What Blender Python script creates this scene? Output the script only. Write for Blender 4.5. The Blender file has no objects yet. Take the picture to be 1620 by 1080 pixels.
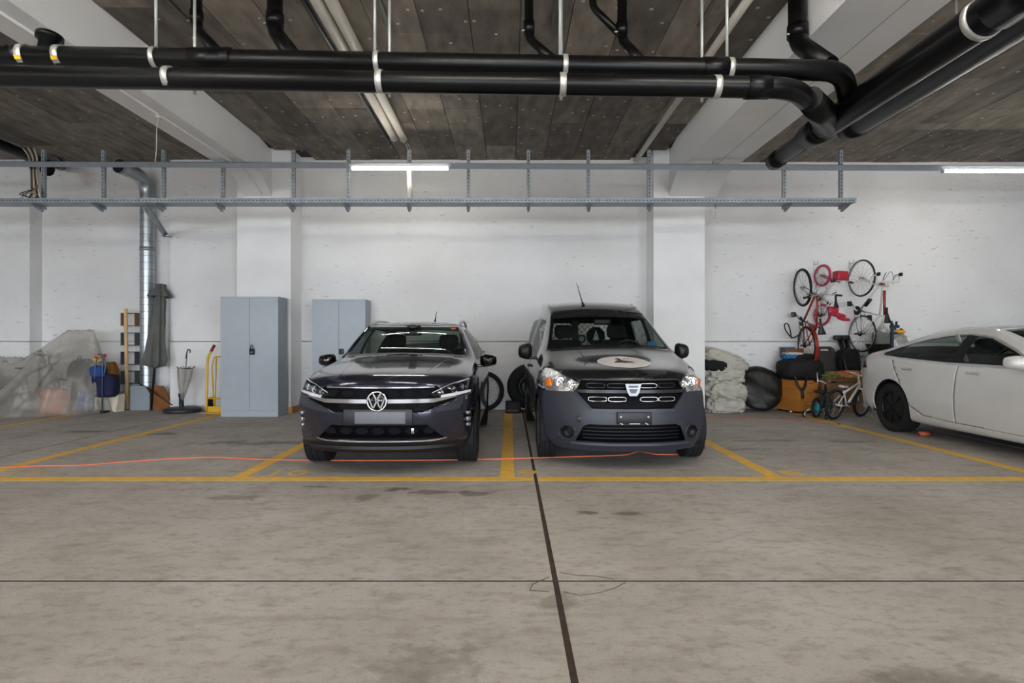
import bpy, bmesh, math, random
from mathutils import Vector, Matrix, Euler, noise
PI = math.pi
random.seed(7)
S = bpy.context.scene
COL = S.collection

# ---------------------------------------------------------------- camera, world, exposure
CX, CY, F, CAMH = 806.0, 540.0, 900.0, 1.25
cam_data = bpy.data.cameras.new('camera')
cam_data.sensor_width = 36.0
cam_data.lens = 36.0 * F / 1620.0
cam_data.shift_x = (810.0 - CX) / 1620.0
cam_data.clip_start = 0.05
cam = bpy.data.objects.new('camera', cam_data)
cam.location = (0, 0, CAMH)
cam.rotation_euler = (PI / 2, 0, 0)
COL.objects.link(cam)
S.camera = cam
S.view_settings.view_transform = 'Standard'
S.view_settings.look = 'None'
S.view_settings.gamma = 1.0
S.view_settings.use_curve_mapping = False
S.view_settings.exposure = 0.79
world = bpy.data.worlds.new('world')
S.world = world
world.use_nodes = True
world.node_tree.nodes['Background'].inputs[0].default_value = (0.82, 0.90, 1.0, 1)
world.node_tree.nodes['Background'].inputs[1].default_value = 8.8
TUBE_POWER = 27.0      # emission strength of the fluorescent tubes
# daylight enters through three openings in the wall behind the camera: portals guide it
OPENINGS = [(-9.5, -4.5), (-2.5, 2.5), (4.5, 9.5)]
for xa, xb in OPENINGS:
    ld = bpy.data.lights.new('daylight_portal', 'AREA')
    ld.shape = 'RECTANGLE'
    ld.size, ld.size_y = xb - xa, 2.9
    ld.cycles.is_portal = True
    lo = bpy.data.objects.new('daylight_portal', ld)
    lo.location = ((xa + xb) / 2, -8.0, 1.55)
    lo.rotation_euler = (PI / 2, 0, 0)
    COL.objects.link(lo)

def P(px, py, Y):
    """world point at depth Y that the measured pixel stands for"""
    return Vector(((px - CX) * Y / F, Y, CAMH + (CY - py) * Y / F))

# ---------------------------------------------------------------- materials
MATS = {}
def srgb(c):
    return tuple(((v / 255.0) / 12.92 if v / 255.0 <= 0.04045 else ((v / 255.0 + 0.055) / 1.055) ** 2.4) for v in c)

def mat(name, col, rough=0.5, metal=0.0, var=0.12, scale=6.0, bump=0.0, bscale=60.0, coat=0.0, spec=0.5,
        stretch=(1, 1, 1), rnd=0.0, trans=0.0, emit=0.0, col2=None, alpha=1.0):
    if name in MATS:
        return MATS[name]
    m = bpy.data.materials.new(name); m.use_nodes = True
    nt = m.node_tree; N = nt.nodes; L = nt.links
    b = N['Principled BSDF']
    c = srgb(col)
    tc = N.new('ShaderNodeTexCoord'); mp = N.new('ShaderNodeMapping')
    mp.inputs['Scale'].default_value = stretch
    L.new(tc.outputs['Object'], mp.inputs['Vector'])
    n1 = N.new('ShaderNodeTexNoise'); n1.inputs['Scale'].default_value = scale; n1.inputs['Detail'].default_value = 5
    L.new(mp.outputs[0], n1.inputs['Vector'])
    mx = N.new('ShaderNodeMix'); mx.data_type = 'RGBA'
    c2 = srgb(col2) if col2 else tuple(min(1, v * (1 + var)) for v in c)
    c1 = c if col2 else tuple(v * (1 - var) for v in c)
    mx.inputs[6].default_value = (*c1, 1); mx.inputs[7].default_value = (*c2, 1)
    mr = N.new('ShaderNodeMapRange'); mr.inputs[1].default_value = 0.3; mr.inputs[2].default_value = 0.7
    L.new(n1.outputs['Fac'], mr.inputs[0]); L.new(mr.outputs[0], mx.inputs[0])
    out = mx.outputs[2]
    if rnd:
        oi = N.new('ShaderNodeObjectInfo'); h = N.new('ShaderNodeHueSaturation')
        m2 = N.new('ShaderNodeMapRange'); m2.inputs[3].default_value = 1 - rnd; m2.inputs[4].default_value = 1 + rnd
        L.new(oi.outputs['Random'], m2.inputs[0]); L.new(m2.outputs[0], h.inputs['Value'])
        L.new(out, h.inputs['Color']); out = h.outputs[0]
    L.new(out, b.inputs['Base Color'])
    b.inputs['Roughness'].default_value = rough; b.inputs['Metallic'].default_value = metal
    b.inputs['Specular IOR Level'].default_value = spec
    b.inputs['Coat Weight'].default_value = coat; b.inputs['Coat Roughness'].default_value = 0.03
    b.inputs['Transmission Weight'].default_value = trans
    b.inputs['Alpha'].default_value = alpha
    if emit:
        b.inputs['Emission Color'].default_value = (*c, 1); b.inputs['Emission Strength'].default_value = emit
    if bump:
        n2 = N.new('ShaderNodeTexNoise'); n2.inputs['Scale'].default_value = bscale; n2.inputs['Detail'].default_value = 4
        L.new(mp.outputs[0], n2.inputs['Vector'])
        bp = N.new('ShaderNodeBump'); bp.inputs['Strength'].default_value = bump; bp.inputs['Distance'].default_value = 0.02
        L.new(n2.outputs['Fac'], bp.inputs['Height']); L.new(bp.outputs[0], b.inputs['Normal'])
    MATS[name] = m
    return m

def glass(name, tint, refl=1.0, base_refl=0.04):
    m = bpy.data.materials.new(name); m.use_nodes = True
    nt = m.node_tree; N = nt.nodes; L = nt.links
    for n in list(N): N.remove(n)
    o = N.new('ShaderNodeOutputMaterial'); mx = N.new('ShaderNodeMixShader')
    t = N.new('ShaderNodeBsdfTransparent'); t.inputs[0].default_value = (*tint, 1)
    g = N.new('ShaderNodeBsdfGlossy'); g.inputs['Roughness'].default_value = 0.02
    fr = N.new('ShaderNodeFresnel'); fr.inputs[0].default_value = 1.5
    no = N.new('ShaderNodeTexNoise'); no.inputs['Scale'].default_value = 3
    mr = N.new('ShaderNodeMapRange'); mr.inputs[3].default_value = 0.9 * refl; mr.inputs[4].default_value = 1.0 * refl
    L.new(no.outputs[0], mr.inputs[0])
    mu = N.new('ShaderNodeMath'); mu.operation = 'MULTIPLY'
    L.new(fr.outputs[0], mu.inputs[0]); L.new(mr.outputs[0], mu.inputs[1])
    L.new(mu.outputs[0], mx.inputs[0]); L.new(t.outputs[0], mx.inputs[1]); L.new(g.outputs[0], mx.inputs[2])
    L.new(mx.outputs[0], o.inputs[0])
    MATS[name] = m
    return m

# ---------------------------------------------------------------- mesh builder
def frame(d):
    d = Vector(d).normalized()
    a = Vector((0, 0, 1)) if abs(d.z) < 0.9 else Vector((1, 0, 0))
    u = d.cross(a).normalized(); v = d.cross(u).normalized()
    return u, v

class MB:
    def __init__(s):
        s.v = []; s.f = []; s.sm = []
    def add(s, verts, faces, smooth=False):
        o = len(s.v)
        s.v += [Vector(v) for v in verts]
        s.f += [tuple(i + o for i in f) for f in faces]; s.sm += [smooth] * len(faces)
        return s
    def box(s, c, size, rot=None):
        c = Vector(c); h = Vector(size) / 2
        vs = [Vector((sx * h.x, sy * h.y, sz * h.z)) for sx in (-1, 1) for sy in (-1, 1) for sz in (-1, 1)]
        if rot is not None:
            R = Euler(rot).to_matrix() if not isinstance(rot, Matrix) else rot
            vs = [R @ v for v in vs]
        return s.add([c + v for v in vs], [(0, 1, 3, 2), (4, 6, 7, 5), (0, 4, 5, 1), (2, 3, 7, 6), (0, 2, 6, 4), (1, 5, 7, 3)])
    def bb(s, a, b):
        a = Vector(a); b = Vector(b)
        return s.box((a + b) / 2, (abs(b.x - a.x), abs(b.y - a.y), abs(b.z - a.z)))
    def rbox(s, c, size, r=0.03, rot=None, seg=2):
        bm = bmesh.new(); bmesh.ops.create_cube(bm, size=1)
        for v in bm.verts: v.co = Vector((v.co.x * size[0], v.co.y * size[1], v.co.z * size[2]))
        bmesh.ops.bevel(bm, geom=bm.edges[:], offset=min(r, min(size) * .45), segments=seg, profile=.5, affect='EDGES')
        R = (Euler(rot).to_matrix() if not isinstance(rot, Matrix) else rot) if rot is not None else Matrix.Identity(3)
        c = Vector(c); bm.verts.ensure_lookup_table()
        s.add([c + R @ v.co for v in bm.verts], [[v.index for v in f.verts] for f in bm.faces], True)
        bm.free(); return s
    def tube(s, pts, r, n=10, caps=True, smooth=True):
        pts = [Vector(p) for p in pts]; k = len(pts)
        rs = r if isinstance(r, (list, tuple)) else [r] * k
        vs = []; u = None
        for i, p in enumerate(pts):
            d = (pts[min(i + 1, k - 1)] - pts[max(i - 1, 0)])
            d = d.normalized() if d.length > 1e-9 else Vector((0, 0, 1))
            if u is None: u, v = frame(d)
            else:
                u = (u - d * u.dot(d)); u = u.normalized() if u.length > 1e-6 else frame(d)[0]
                v = d.cross(u)
            for j in range(n):
                a = 2 * PI * j / n
                vs.append(p + (u * math.cos(a) + v * math.sin(a)) * rs[i])
        fs = [(i * n + j, i * n + (j + 1) % n, (i + 1) * n + (j + 1) % n, (i + 1) * n + j) for i in range(k - 1) for j in range(n)]
        s.add(vs, fs, smooth)
        if caps:
            o = len(s.v) - k * n
            s.f += [tuple(o + j for j in reversed(range(n))), tuple(o + (k - 1) * n + j for j in range(n))]; s.sm += [False, False]
        return s
    def lathe(s, prof, c=(0, 0, 0), axis='z', n=32, closed=False, smooth=True):
        """prof: list of (r, h)"""
        c = Vector(c); vs = []
        for r, h in prof:
            for j in range(n):
                a = 2 * PI * j / n; x, y = r * math.cos(a), r * math.sin(a)
                vs.append(c + Vector({'z': (x, y, h), 'x': (h, x, y), 'y': (x, h, -y) if False else (x, h, y)}[axis]))
        k = len(prof); rng = range(k if closed else k - 1)
        fs = [(i * n + j, i * n + (j + 1) % n, ((i + 1) % k) * n + (j + 1) % n, ((i + 1) % k) * n + j) for i in rng for j in range(n)]
        return s.add(vs, fs, smooth)
    def torus(s, c, R, r, axis='y', n=36, m=8):
        return s.lathe([(R + r * math.cos(2 * PI * i / m), r * math.sin(2 * PI * i / m)) for i in range(m)], c, axis, n, True)
    def prism(s, poly, a, b, plane='xz'):
        """poly in plane, extruded from a to b along the third axis"""
        def mk(p, t): return {'xz': (p[0], t, p[1]), 'xy': (p[0], p[1], t), 'yz': (t, p[0], p[1])}[plane]
        n = len(poly)
        vs = [mk(p, a) for p in poly] + [mk(p, b) for p in poly]
        return s.add(vs, [tuple(range(n)), tuple(reversed(range(n, 2 * n)))] + [(i, (i + 1) % n, n + (i + 1) % n, n + i) for i in range(n)])
    def grid(s, rows, smooth=True, closed=False):
        n = len(rows[0]); vs = [p for r in rows for p in r]; q = n if closed else n - 1
        return s.add(vs, [(i * n + j, i * n + (j + 1) % n, (i + 1) * n + (j + 1) % n, (i + 1) * n + j) for i in range(len(rows) - 1) for j in range(q)], smooth)
    def blob(s, c, rad, amp=0.1, freq=3.0, seed=0, p=2.5, n=40, m=24, flat=None):
        """crumpled bag-like closed surface (superellipsoid with noise folds)"""
        c = Vector(c); rows = []
        def se(t, e): return math.copysign(abs(t) ** (2 / e), t)
        for i in range(m + 1):
            ph = -PI / 2 + PI * i / m; row = []
            for j in range(n):
                th = 2 * PI * j / n
                d = Vector((se(math.cos(ph), p) * se(math.cos(th), p), se(math.cos(ph), p) * se(math.sin(th), p), se(math.sin(ph), p)))
                q = d * freq + Vector((seed * 3.1, seed * 1.7, seed))
                w = 1 + amp * (1 - 2 * abs(noise.noise(q))) * 1.2 + amp * .5 * (0.5 - abs(noise.noise(q * 2.3))) - amp * .5
                pt = Vector((d.x * rad[0], d.y * rad[1], d.z * rad[2])) * w
                if flat is not None and c.z + pt.z < flat: pt.z = flat - c.z
                row.append(c + pt)
            rows.append(row)
        return s.grid(rows, True, True)
    def build(s, name, m, parent=None, local=False, fix=True):
        me = bpy.data.meshes.new(name)
        off = Vector((0, 0, 0))
        if parent is not None and not local:
            p = parent
            while p is not None:
                off += p.location; p = p.parent
        me.from_pydata([tuple(v - off) for v in s.v], [], s.f)
        me.polygons.foreach_set('use_smooth', s.sm)
        if fix:
            bm = bmesh.new(); bm.from_mesh(me); bmesh.ops.recalc_face_normals(bm, faces=bm.faces[:]); bm.to_mesh(me); bm.free()
        me.materials.append(m); me.update()
        o = bpy.data.objects.new(name, me); COL.objects.link(o)
        if parent is not None: o.parent = parent
        return o

def tag(o, label, cat, group=None):
    o['label'] = label; o['category'] = cat
    if group: o['group'] = group
    return o
def struct(o):
    o['kind'] = 'structure'; return o
def stuff(o):
    o['kind'] = 'stuff'; return o
def thing(name, label, cat, loc=(0, 0, 0), rot=(0, 0, 0), group=None):
    o = bpy.data.objects.new(name, None); COL.objects.link(o)
    o.empty_display_size = 0.1
    o.location = loc; o.rotation_euler = rot
    return tag(o, label, cat, group)
def part(name, m, parent, fn, local=False):
    b = MB(); fn(b)
    return b.build(name, m, parent, local)
def link_copy(o, parent, loc=None, rot=None):
    c = o.copy(); COL.objects.link(c); c.parent = parent
    if loc is not None: c.location = loc
    if rot is not None: c.rotation_euler = rot
    for ch in list(o.children):
        d = ch.copy(); COL.objects.link(d); d.parent = c
    return c
def text_mesh(body, size, extrude=0.001):
    cu = bpy.data.curves.new('lettering', 'FONT'); cu.body = body; cu.size = size; cu.extrude = extrude
    cu.align_x = 'CENTER'; cu.align_y = 'CENTER'; cu.resolution_u = 3
    o = bpy.data.objects.new('lettering', cu); COL.objects.link(o)
    bpy.context.view_layer.update()
    me = bpy.data.meshes.new_from_object(o.evaluated_get(bpy.context.evaluated_depsgraph_get()))
    bpy.data.objects.remove(o); bpy.data.curves.remove(cu)
    return me
def text_obj(name, body, size, m, parent, loc, rot, local=False, scale=(1, 1, 1)):
    me = text_mesh(body, size); me.materials.clear(); me.materials.append(m)
    me.transform(Matrix.Diagonal((*scale, 1)))
    o = bpy.data.objects.new(name, me); COL.objects.link(o)
    off = Vector((0, 0, 0))
    if parent is not None:
        o.parent = parent
        if not local:
            p = parent
            while p is not None: off += p.location; p = p.parent
    o.location = Vector(loc) - off; o.rotation_euler = rot
    return o
def lerp(a, b, t): return a + (b - a) * t
def smooth_path(pts, n=8):
    """Catmull-Rom through points"""
    pts = [Vector(p) for p in pts]; out = []
    for i in range(len(pts) - 1):
        p0, p1, p2, p3 = pts[max(i - 1, 0)], pts[i], pts[i + 1], pts[min(i + 2, len(pts) - 1)]
        for k in range(n):
            t = k / n
            out.append(0.5 * ((2 * p1) + (p2 - p0) * t + (2 * p0 - 5 * p1 + 4 * p2 - p3) * t * t + (3 * p1 - p0 - 3 * p2 + p3) * t ** 3))
    return out + [pts[-1]]
def bend(pts, rad=0.15, n=6):
    """polyline with rounded corners"""
    pts = [Vector(p) for p in pts]; out = [pts[0]]
    for i in range(1, len(pts) - 1):
        a, b, c = pts[i - 1], pts[i], pts[i + 1]
        r = min(rad, (a - b).length * .49, (c - b).length * .49)
        s_, e_ = b + (a - b).normalized() * r, b + (c - b).normalized() * r
        for k in range(n + 1):
            t = k / n
            out.append((1 - t) ** 2 * s_ + 2 * t * (1 - t) * b + t * t * e_)
    return out + [pts[-1]]

# common materials
M_black = mat('black_plastic', (16, 16, 18), .45)
M_gloss = mat('gloss_black', (8, 8, 11), .08, coat=.6)
M_pipe = mat('black_drain_pipe', (7, 7, 8), .34, var=.3, scale=3, bump=.05, bscale=30, spec=.25)
M_steel = mat('brushed_steel', (200, 200, 200), .3, metal=1.0, var=.1)
M_galv = mat('galvanised_steel', (150, 157, 163), .45, metal=.55, var=.18, scale=14)
M_chrome = mat('chrome', (225, 225, 228), .09, metal=1.0, var=.03)
M_rubber = mat('rubber', (14, 14, 15), .75, var=.25, scale=20)
M_white = mat('white_paint', (225, 224, 220), .5, var=.04)
M_dark = mat('dark_interior', (13, 14, 15), .8)
# ================================================================ SETTING
CEIL = 4.59
# ---- surface materials
def floor_material():
    m = bpy.data.materials.new('stained_concrete'); m.use_nodes = True
    nt = m.node_tree; N = nt.nodes; L = nt.links; b = N['Principled BSDF']
    tc = N.new('ShaderNodeTexCoord')
    def nz(scale, detail=6, st=(1, 1, 1), rough=.6):
        mp = N.new('ShaderNodeMapping'); mp.inputs['Scale'].default_value = st
        L.new(tc.outputs['Object'], mp.inputs[0])
        n = N.new('ShaderNodeTexNoise'); n.inputs['Scale'].default_value = scale; n.inputs['Detail'].default_value = detail
        n.inputs['Roughness'].default_value = rough
        L.new(mp.outputs[0], n.inputs['Vector']); return n.outputs['Fac']
    def ramp(src, lo, hi, a=0.0, b_=1.0):
        r = N.new('ShaderNodeMapRange'); r.inputs[1].default_value = lo; r.inputs[2].default_value = hi
        r.inputs[3].default_value = a; r.inputs[4].default_value = b_
        L.new(src, r.inputs[0]); return r.outputs[0]
    def mixc(f, a, b_):
        x = N.new('ShaderNodeMix'); x.data_type = 'RGBA'; L.new(f, x.inputs[0])
        for i, v in ((6, a), (7, b_)):
            if isinstance(v, tuple): x.inputs[i].default_value = (*srgb(v), 1)
            else: L.new(v, x.inputs[i])
        return x.outputs[2]
    c = mixc(ramp(nz(.9), .35, .68), (157, 150, 142), (180, 174, 167))
    c = mixc(ramp(nz(4, 8, (1, 2.2, 1)), .5, .72, 0, .6), c, (124, 115, 104))
    c = mixc(ramp(nz(14, 6, (1, 1.6, 1)), .52, .7, 0, .5), c, (118, 110, 100))
    c = mixc(ramp(nz(70, 3), .55, .75, 0, .45), c, (112, 104, 96))
    c = mixc(ramp(nz(2.3, 8, (1, 2.6, 1), .7), .6, .72, 0, .5), c, (106, 96, 84))
    # oil and water marks with shapes of their own (centre x, y, radii, strength)
    nf = nz(5, 5)
    for sx, sy, rx, ry, k in [(-.93, 4.83, .13, .1, .75), (-.62, 4.72, .22, .07, .6), (-.3, 4.68, .14, .08, .55), (.58, 4.15, .13, .055, .75),
                              (.86, 4.13, .16, .05, .6), (-1.15, 4.55, .12, .12, .5), (-2.15, 4.55, .22, .1, .45), (-3.1, 7.0, .8, .16, .55), (-1.7, 4.9, .14, .05, .55),
                              (3.4, 7.2, .3, .06, .5), (3.0, 7.15, .18, .05, .5), (4.2, 7.1, .3, .09, .45), (1.6, 2.05, .25, .14, .4), (-.35, 2.2, .22, .16, .35),
                              (-5.9, 7.9, .3, .12, .6), (2.7, 6.6, .35, .08, .4), (2.4, 2.25, .3, .2, .3), (.2, 2.72, .12, .1, .4), (-4.7, 7.7, .25, .1, .6)]:
        v = N.new('ShaderNodeVectorMath'); v.operation = 'SUBTRACT'; v.inputs[1].default_value = (sx, sy, 0); L.new(tc.outputs['Object'], v.inputs[0])
        v2 = N.new('ShaderNodeVectorMath'); v2.operation = 'MULTIPLY'; v2.inputs[1].default_value = (1 / rx, 1 / ry, 0); L.new(v.outputs[0], v2.inputs[0])
        ln = N.new('ShaderNodeVectorMath'); ln.operation = 'LENGTH'; L.new(v2.outputs[0], ln.inputs[0])
        ad = N.new('ShaderNodeMath'); ad.operation = 'MULTIPLY_ADD'; L.new(nf, ad.inputs[0]); ad.inputs[1].default_value = 3.4; L.new(ln.outputs[1], ad.inputs[2])
        c = mixc(ramp(ad.outputs[0], 2.3, 2.75, k, 0), c, (76, 65, 52))
    L.new(c, b.inputs['Base Color'])
    L.new(ramp(nz(3), .3, .7, .55, .8), b.inputs['Roughness'])
    b.inputs['Specular IOR Level'].default_value = .35
    bp = N.new('ShaderNodeBump'); bp.inputs['Strength'].default_value = .18; bp.inputs['Distance'].default_value = .01
    L.new(nz(90, 4), bp.inputs['Height']); L.new(bp.outputs[0], b.inputs['Normal'])
    return m
def wall_material():
    m = bpy.data.materials.new('white_painted_concrete'); m.use_nodes = True
    nt = m.node_tree; N = nt.nodes; L = nt.links; b = N['Principled BSDF']
    tc = N.new('ShaderNodeTexCoord')
    def nz(scale, st=(1, 1, 1), detail=4):
        mp = N.new('ShaderNodeMapping'); mp.inputs['Scale'].default_value = st; L.new(tc.outputs['Object'], mp.inputs[0])
        n = N.new('ShaderNodeTexNoise'); n.inputs['Scale'].default_value = scale; n.inputs['Detail'].default_value = detail
        L.new(mp.outputs[0], n.inputs['Vector']); return n.outputs['Fac']
    def ramp(src, lo, hi, a=0.0, b_=1.0):
        r = N.new('ShaderNodeMapRange'); r.inputs[1].default_value = lo; r.inputs[2].default_value = hi
        r.inputs[3].default_value = a; r.inputs[4].default_value = b_; L.new(src, r.inputs[0]); return r.outputs[0]
    mx = N.new('ShaderNodeMix'); mx.data_type = 'RGBA'; L.new(ramp(nz(.8), .35, .7), mx.inputs[0])
    mx.inputs[6].default_value = (*srgb((231, 230, 229)), 1); mx.inputs[7].default_value = (*srgb((220, 218, 216)), 1)
    # shallow form-work scars: short horizontal nicks where the paint is thin
    mul = N.new('ShaderNodeMath'); mul.operation = 'MULTIPLY'
    scar = ramp(nz(3.6, (1.7, 1.7, 6.5), 7), .645, .68)
    L.new(scar, mul.inputs[0]); L.new(ramp(nz(.55), .42, .56), mul.inputs[1])
    m3 = N.new('ShaderNodeMath'); m3.operation = 'MULTIPLY'; m3.inputs[1].default_value = .38; L.new(mul.outputs[0], m3.inputs[0])
    mx2 = N.new('ShaderNodeMix'); mx2.data_type = 'RGBA'; L.new(m3.outputs[0], mx2.inputs[0])
    L.new(mx.outputs[2], mx2.inputs[6]); mx2.inputs[7].default_value = (*srgb((120, 112, 104)), 1)
    L.new(mx2.outputs[2], b.inputs['Base Color']); b.inputs['Roughness'].default_value = .75
    b.inputs['Specular IOR Level'].default_value = .3
    bp = N.new('ShaderNodeBump'); bp.inputs['Strength'].default_value = .35; bp.inputs['Distance'].default_value = .01
    ad = N.new('ShaderNodeMath'); ad.operation = 'SUBTRACT'; L.new(nz(18, (1, 1, 2)), ad.inputs[0]); L.new(mul.outputs[0], ad.inputs[1])
    L.new(ad.outputs[0], bp.inputs['Height']); L.new(bp.outputs[0], b.inputs['Normal'])
    return m
M_floor = floor_material()
M_wall = wall_material()
M_joint = mat('joint_filler', (60, 46, 36), .9, var=.3, scale=15, bump=.4)
M_line = mat('worn_yellow_paint', (236, 182, 52), .7, var=.1, scale=9, col2=(206, 164, 76))
M_panel = mat('dark_wood_wool_board', (116, 108, 98), .9, var=.35, scale=7, bump=.6, bscale=90, rnd=.38, stretch=(1, .35, 1))
M_slabc = mat('raw_ceiling_concrete', (60, 56, 52), .9, var=.2)
M_beam = mat('white_beam_paint', (238, 237, 236), .7, var=.04, scale=1.5, bump=.05)

# ---- floor: dark joint bed with concrete slabs on it
floor = struct(part('floor', M_joint, None, lambda b: b.bb((-12.2, -20, -.2), (12.2, 11.1, -.0062))))
xs = [-12.2, -5.5, .24, 5.99, 12.2]; ys = [-20, -7.4, -2.2, 2.976, 8.15, 10.9]
for i in range(len(xs) - 1):
    for j in range(len(ys) - 1):
        gx0, gx1 = .015, .015
        part('slab', M_floor, floor, lambda b: b.bb((xs[i] + gx0, ys[j] + (.014 if j == 3 else .006), -.006), (xs[i + 1] - gx1, ys[j + 1] - (.014 if j == 2 else .006), 0)))
# hairline cracks around the crossing of the joints
M_crack = mat('hairline_crack', (96, 88, 80), .9)
for pts in ([(.27, 3.08), (.36, 3.04), (.46, 3.03), (.55, 2.99)], [(.27, 2.84), (.35, 2.80), (.45, 2.83), (.53, 2.88), (.6, 2.95)], [(.21, 3.02), (.12, 2.93), (.1, 2.86), (.2, 2.84)]):
    part('crack', M_crack, floor, lambda b: b.tube([Vector((x, y, 0)) for x, y in pts], .003, 4))
LW = .066
def pline(x, y0=5.11, y1=9.9):
    part('painted_line', M_line, floor, lambda b: b.bb((x - LW, y0, 0), (x + LW, y1, .0015)))
for x in (-7.45, -4.96, -2.49, -.02, 2.45, 4.96, 7.42): pline(x, 5.25)
for xa, xb in ((-11, -5.52), (-5.48, .22), (.26, 5.97), (6.01, 11)):
    part('painted_line', M_line, floor, lambda b: b.bb((xa, 5.11, 0), (xb, 5.25, .0018)))
M_num = mat('faded_yellow_paint', (206, 164, 76), .75, var=.15, scale=25)
for s_, x in (('11', -4.62), ('10', -2.12), ('9', .17), ('8', 2.68)):
    text_obj('painted_number', s_, .42, M_num, floor, (x, 5.41, .0016), (0, 0, 0), scale=(1.0 if len(s_) > 1 else 1.1, .72, 1))

# ---- far wall in cast sections, two lifts each (the joint runs at 1.25 m)
wall_back = struct(part('wall_back', M_wall, None, lambda b: b.bb((-12.2, 10.9, 0), (12.2, 11.1, 4.8))))
YW, YB, YE, YP = 10.47, 10.75, 10.6, 9.96
xl1 = (47 - CX) * YW / F; xl2 = (269 - CX) * YW / F
for xa, xb, y in ((-12, xl1, YW), (xl1, xl2, YB), (xl2, 2.9, YW), (2.9, 12, YE)):
    for za, zb in ((0, 1.244), (1.256, 4.66)):
        part('wall_panel', M_wall, wall_back, lambda b: b.bb((xa, y, za), (xb, 10.9, zb)))
wall_left = struct(part('wall_left', M_wall, None, lambda b: b.bb((-12.2, -8.2, 0), (-12, 11, 4.8))))
wall_right = struct(part('wall_right', M_wall, None, lambda b: b.bb((12, -8.2, 0), (12.2, 11, 4.8))))
def front(b):
    e = [-12] + [v for o in OPENINGS for v in o] + [12]
    for k in range(0, len(e), 2): b.bb((e[k], -8.2, 0), (e[k + 1], -8, 3.0))
    b.bb((-12, -8.2, 3.0), (12, -8, 4.8))
wall_front = struct(part('wall_front', M_wall, None, front))

# ---- pillars and beams
px1 = ((375 - CX) * YP / F, (460 - CX) * YP / F); px2 = ((1034 - CX) * YP / F, (1115 - CX) * YP / F)
for xa, xb in (px1, px2):
    o = struct(part('pillar', M_beam, None, lambda b: b.bb((xa, YP, 0), (xb, 10.6, CEIL + .05))))
ZB = 1.25 + 2.78
def beam(xa, xb, xa2, xb2):
    def fn(b):
        b.bb((xa, -8, ZB), (xb, 9.34, CEIL + .06))
        # sloping haunch down to the pillar
        b.add([(xa, 9.34, ZB), (xb, 9.34, ZB), (xb2, YP, 3.79), (xa2, YP, 3.79), (xa, 9.34, CEIL), (xb, 9.34, CEIL), (xb2, YP, CEIL), (xa2, YP, CEIL)],
              [(0, 1, 2, 3), (4, 7, 6, 5), (1, 5, 6, 2), (0, 3, 7, 4), (3, 2, 6, 7)])
    return struct(part('beam', M_beam, None, fn))
beam_l = beam(-4.57, -4.09, -4.63, -4.16)
beam_r = beam(2.74, 3.60, 2.80, 3.63)
# grey strip painted for the soft shading of the wide beam's crease
part('crease_shade_strip', mat('crease_shade', (160, 156, 151), .8), beam_r, lambda b: b.bb((3.248, -8, ZB - .002), (3.256, 9.34, ZB + .001)))

# ---- ceiling: slab with boards below
ceiling = struct(part('ceiling', M_slabc, None, lambda b: b.bb((-12.2, -8.2, CEIL + .05), (12.2, 11.1, CEIL + .25))))
random.seed(11)
washers = MB()
def boards(x0, x1, n):
    w = (x1 - x0) / n
    for i in range(n):
        xa, xb = x0 + i * w + .004, x0 + (i + 1) * w - .004
        y = 10.72
        inset = YP - .02 if (xb > px1[0] and xa < px1[1]) or (xb > px2[0] and xa < px2[1]) else None
        if inset: y = inset
        ln = random.choice((1.0, 1.5, 2.0, .55)) + (.0 if not inset else -.3)
        while y > 2.2:
            ya = max(2.2, y - ln); dz = random.uniform(-.006, .004)
            part('ceiling_board', M_panel, ceiling, lambda b: b.bb((xa, ya + .003, CEIL + dz), (xb, y - .003, CEIL + .05)))
            for q in range(2 if ln < .8 else 3):
                for sx in (.12, .5, .88):
                    if random.random() < .35: continue
                    cx_, cy_ = lerp(xa, xb, sx) + random.uniform(-.03, .03), lerp(ya, y, (q + .5) / (2 if ln < .8 else 3)) + random.uniform(-.15, .15)
                    washers.lathe([(.001, -.004), (.02, -.003), (.022, 0)], (cx_, cy_, CEIL - .006), 'z', 6)
            y = ya; ln = 2.0
boards(-4.09, 2.74, 13)
boards(-11.0, -4.58, 12)
boards(3.60, 11.0, 14)
stuff(washers.build('fixing_washers', mat('pale_washers', (165, 160, 150), .5), ceiling))
part('ceiling_field', mat('dark_wood_wool_field', (92, 86, 77), .9, var=.3, scale=2), ceiling, lambda b: b.bb((-12, -8, CEIL), (12, 2.19, CEIL + .05)))

# ================================================================ LAMPS
M_tube = mat('fluorescent_tube', (255, 250, 240), .4, emit=TUBE_POWER, var=.0)
M_lamp = mat('lamp_housing', (196, 198, 200), .4, var=.04)
def tube_lamp(xa, xb, y, z, label, hang=None, group=None):
    t = thing('tube_lamp', label, 'lamp', ((xa + xb) / 2, y, z), group=group)
    part('housing', M_lamp, t, lambda b: b.bb((xa - .03, y - .013, z + .028), (xb + .03, y + .013, z + .06)))
    for dy in ((-.05, .05) if hang else (0,)):
        part('tube', M_tube, t, lambda b: b.tube([(xa, y + dy, z), (xb, y + dy, z)], .022, 8))
    for x in (xa - .02, xb - .01):
        part('end_cap', M_lamp, t, lambda b: b.bb((x, y - (.078 if hang else .028), z - .026), (x + .03, y + (.078 if hang else .028), z + .028)))
    if hang:
        for x in (lerp(xa, xb, .15), lerp(xa, xb, .85)):
            part('hanger', M_steel, t, lambda b: b.tube([(x, y, z + .07), (x, y, CEIL)], .004, 6))
    return t
ZR = lambda x: 3.944 - .0044 * x   # centre line of the lighting rail
a, b_ = P(556, 266.5, 8.7), P(710, 266.5, 8.7)
tube_lamp(a.x, b_.x, 8.7, a.z, 'lit fluorescent tube under the metal rail above the dark crossover car')
a = P(1492, 271, 8.7)
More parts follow.
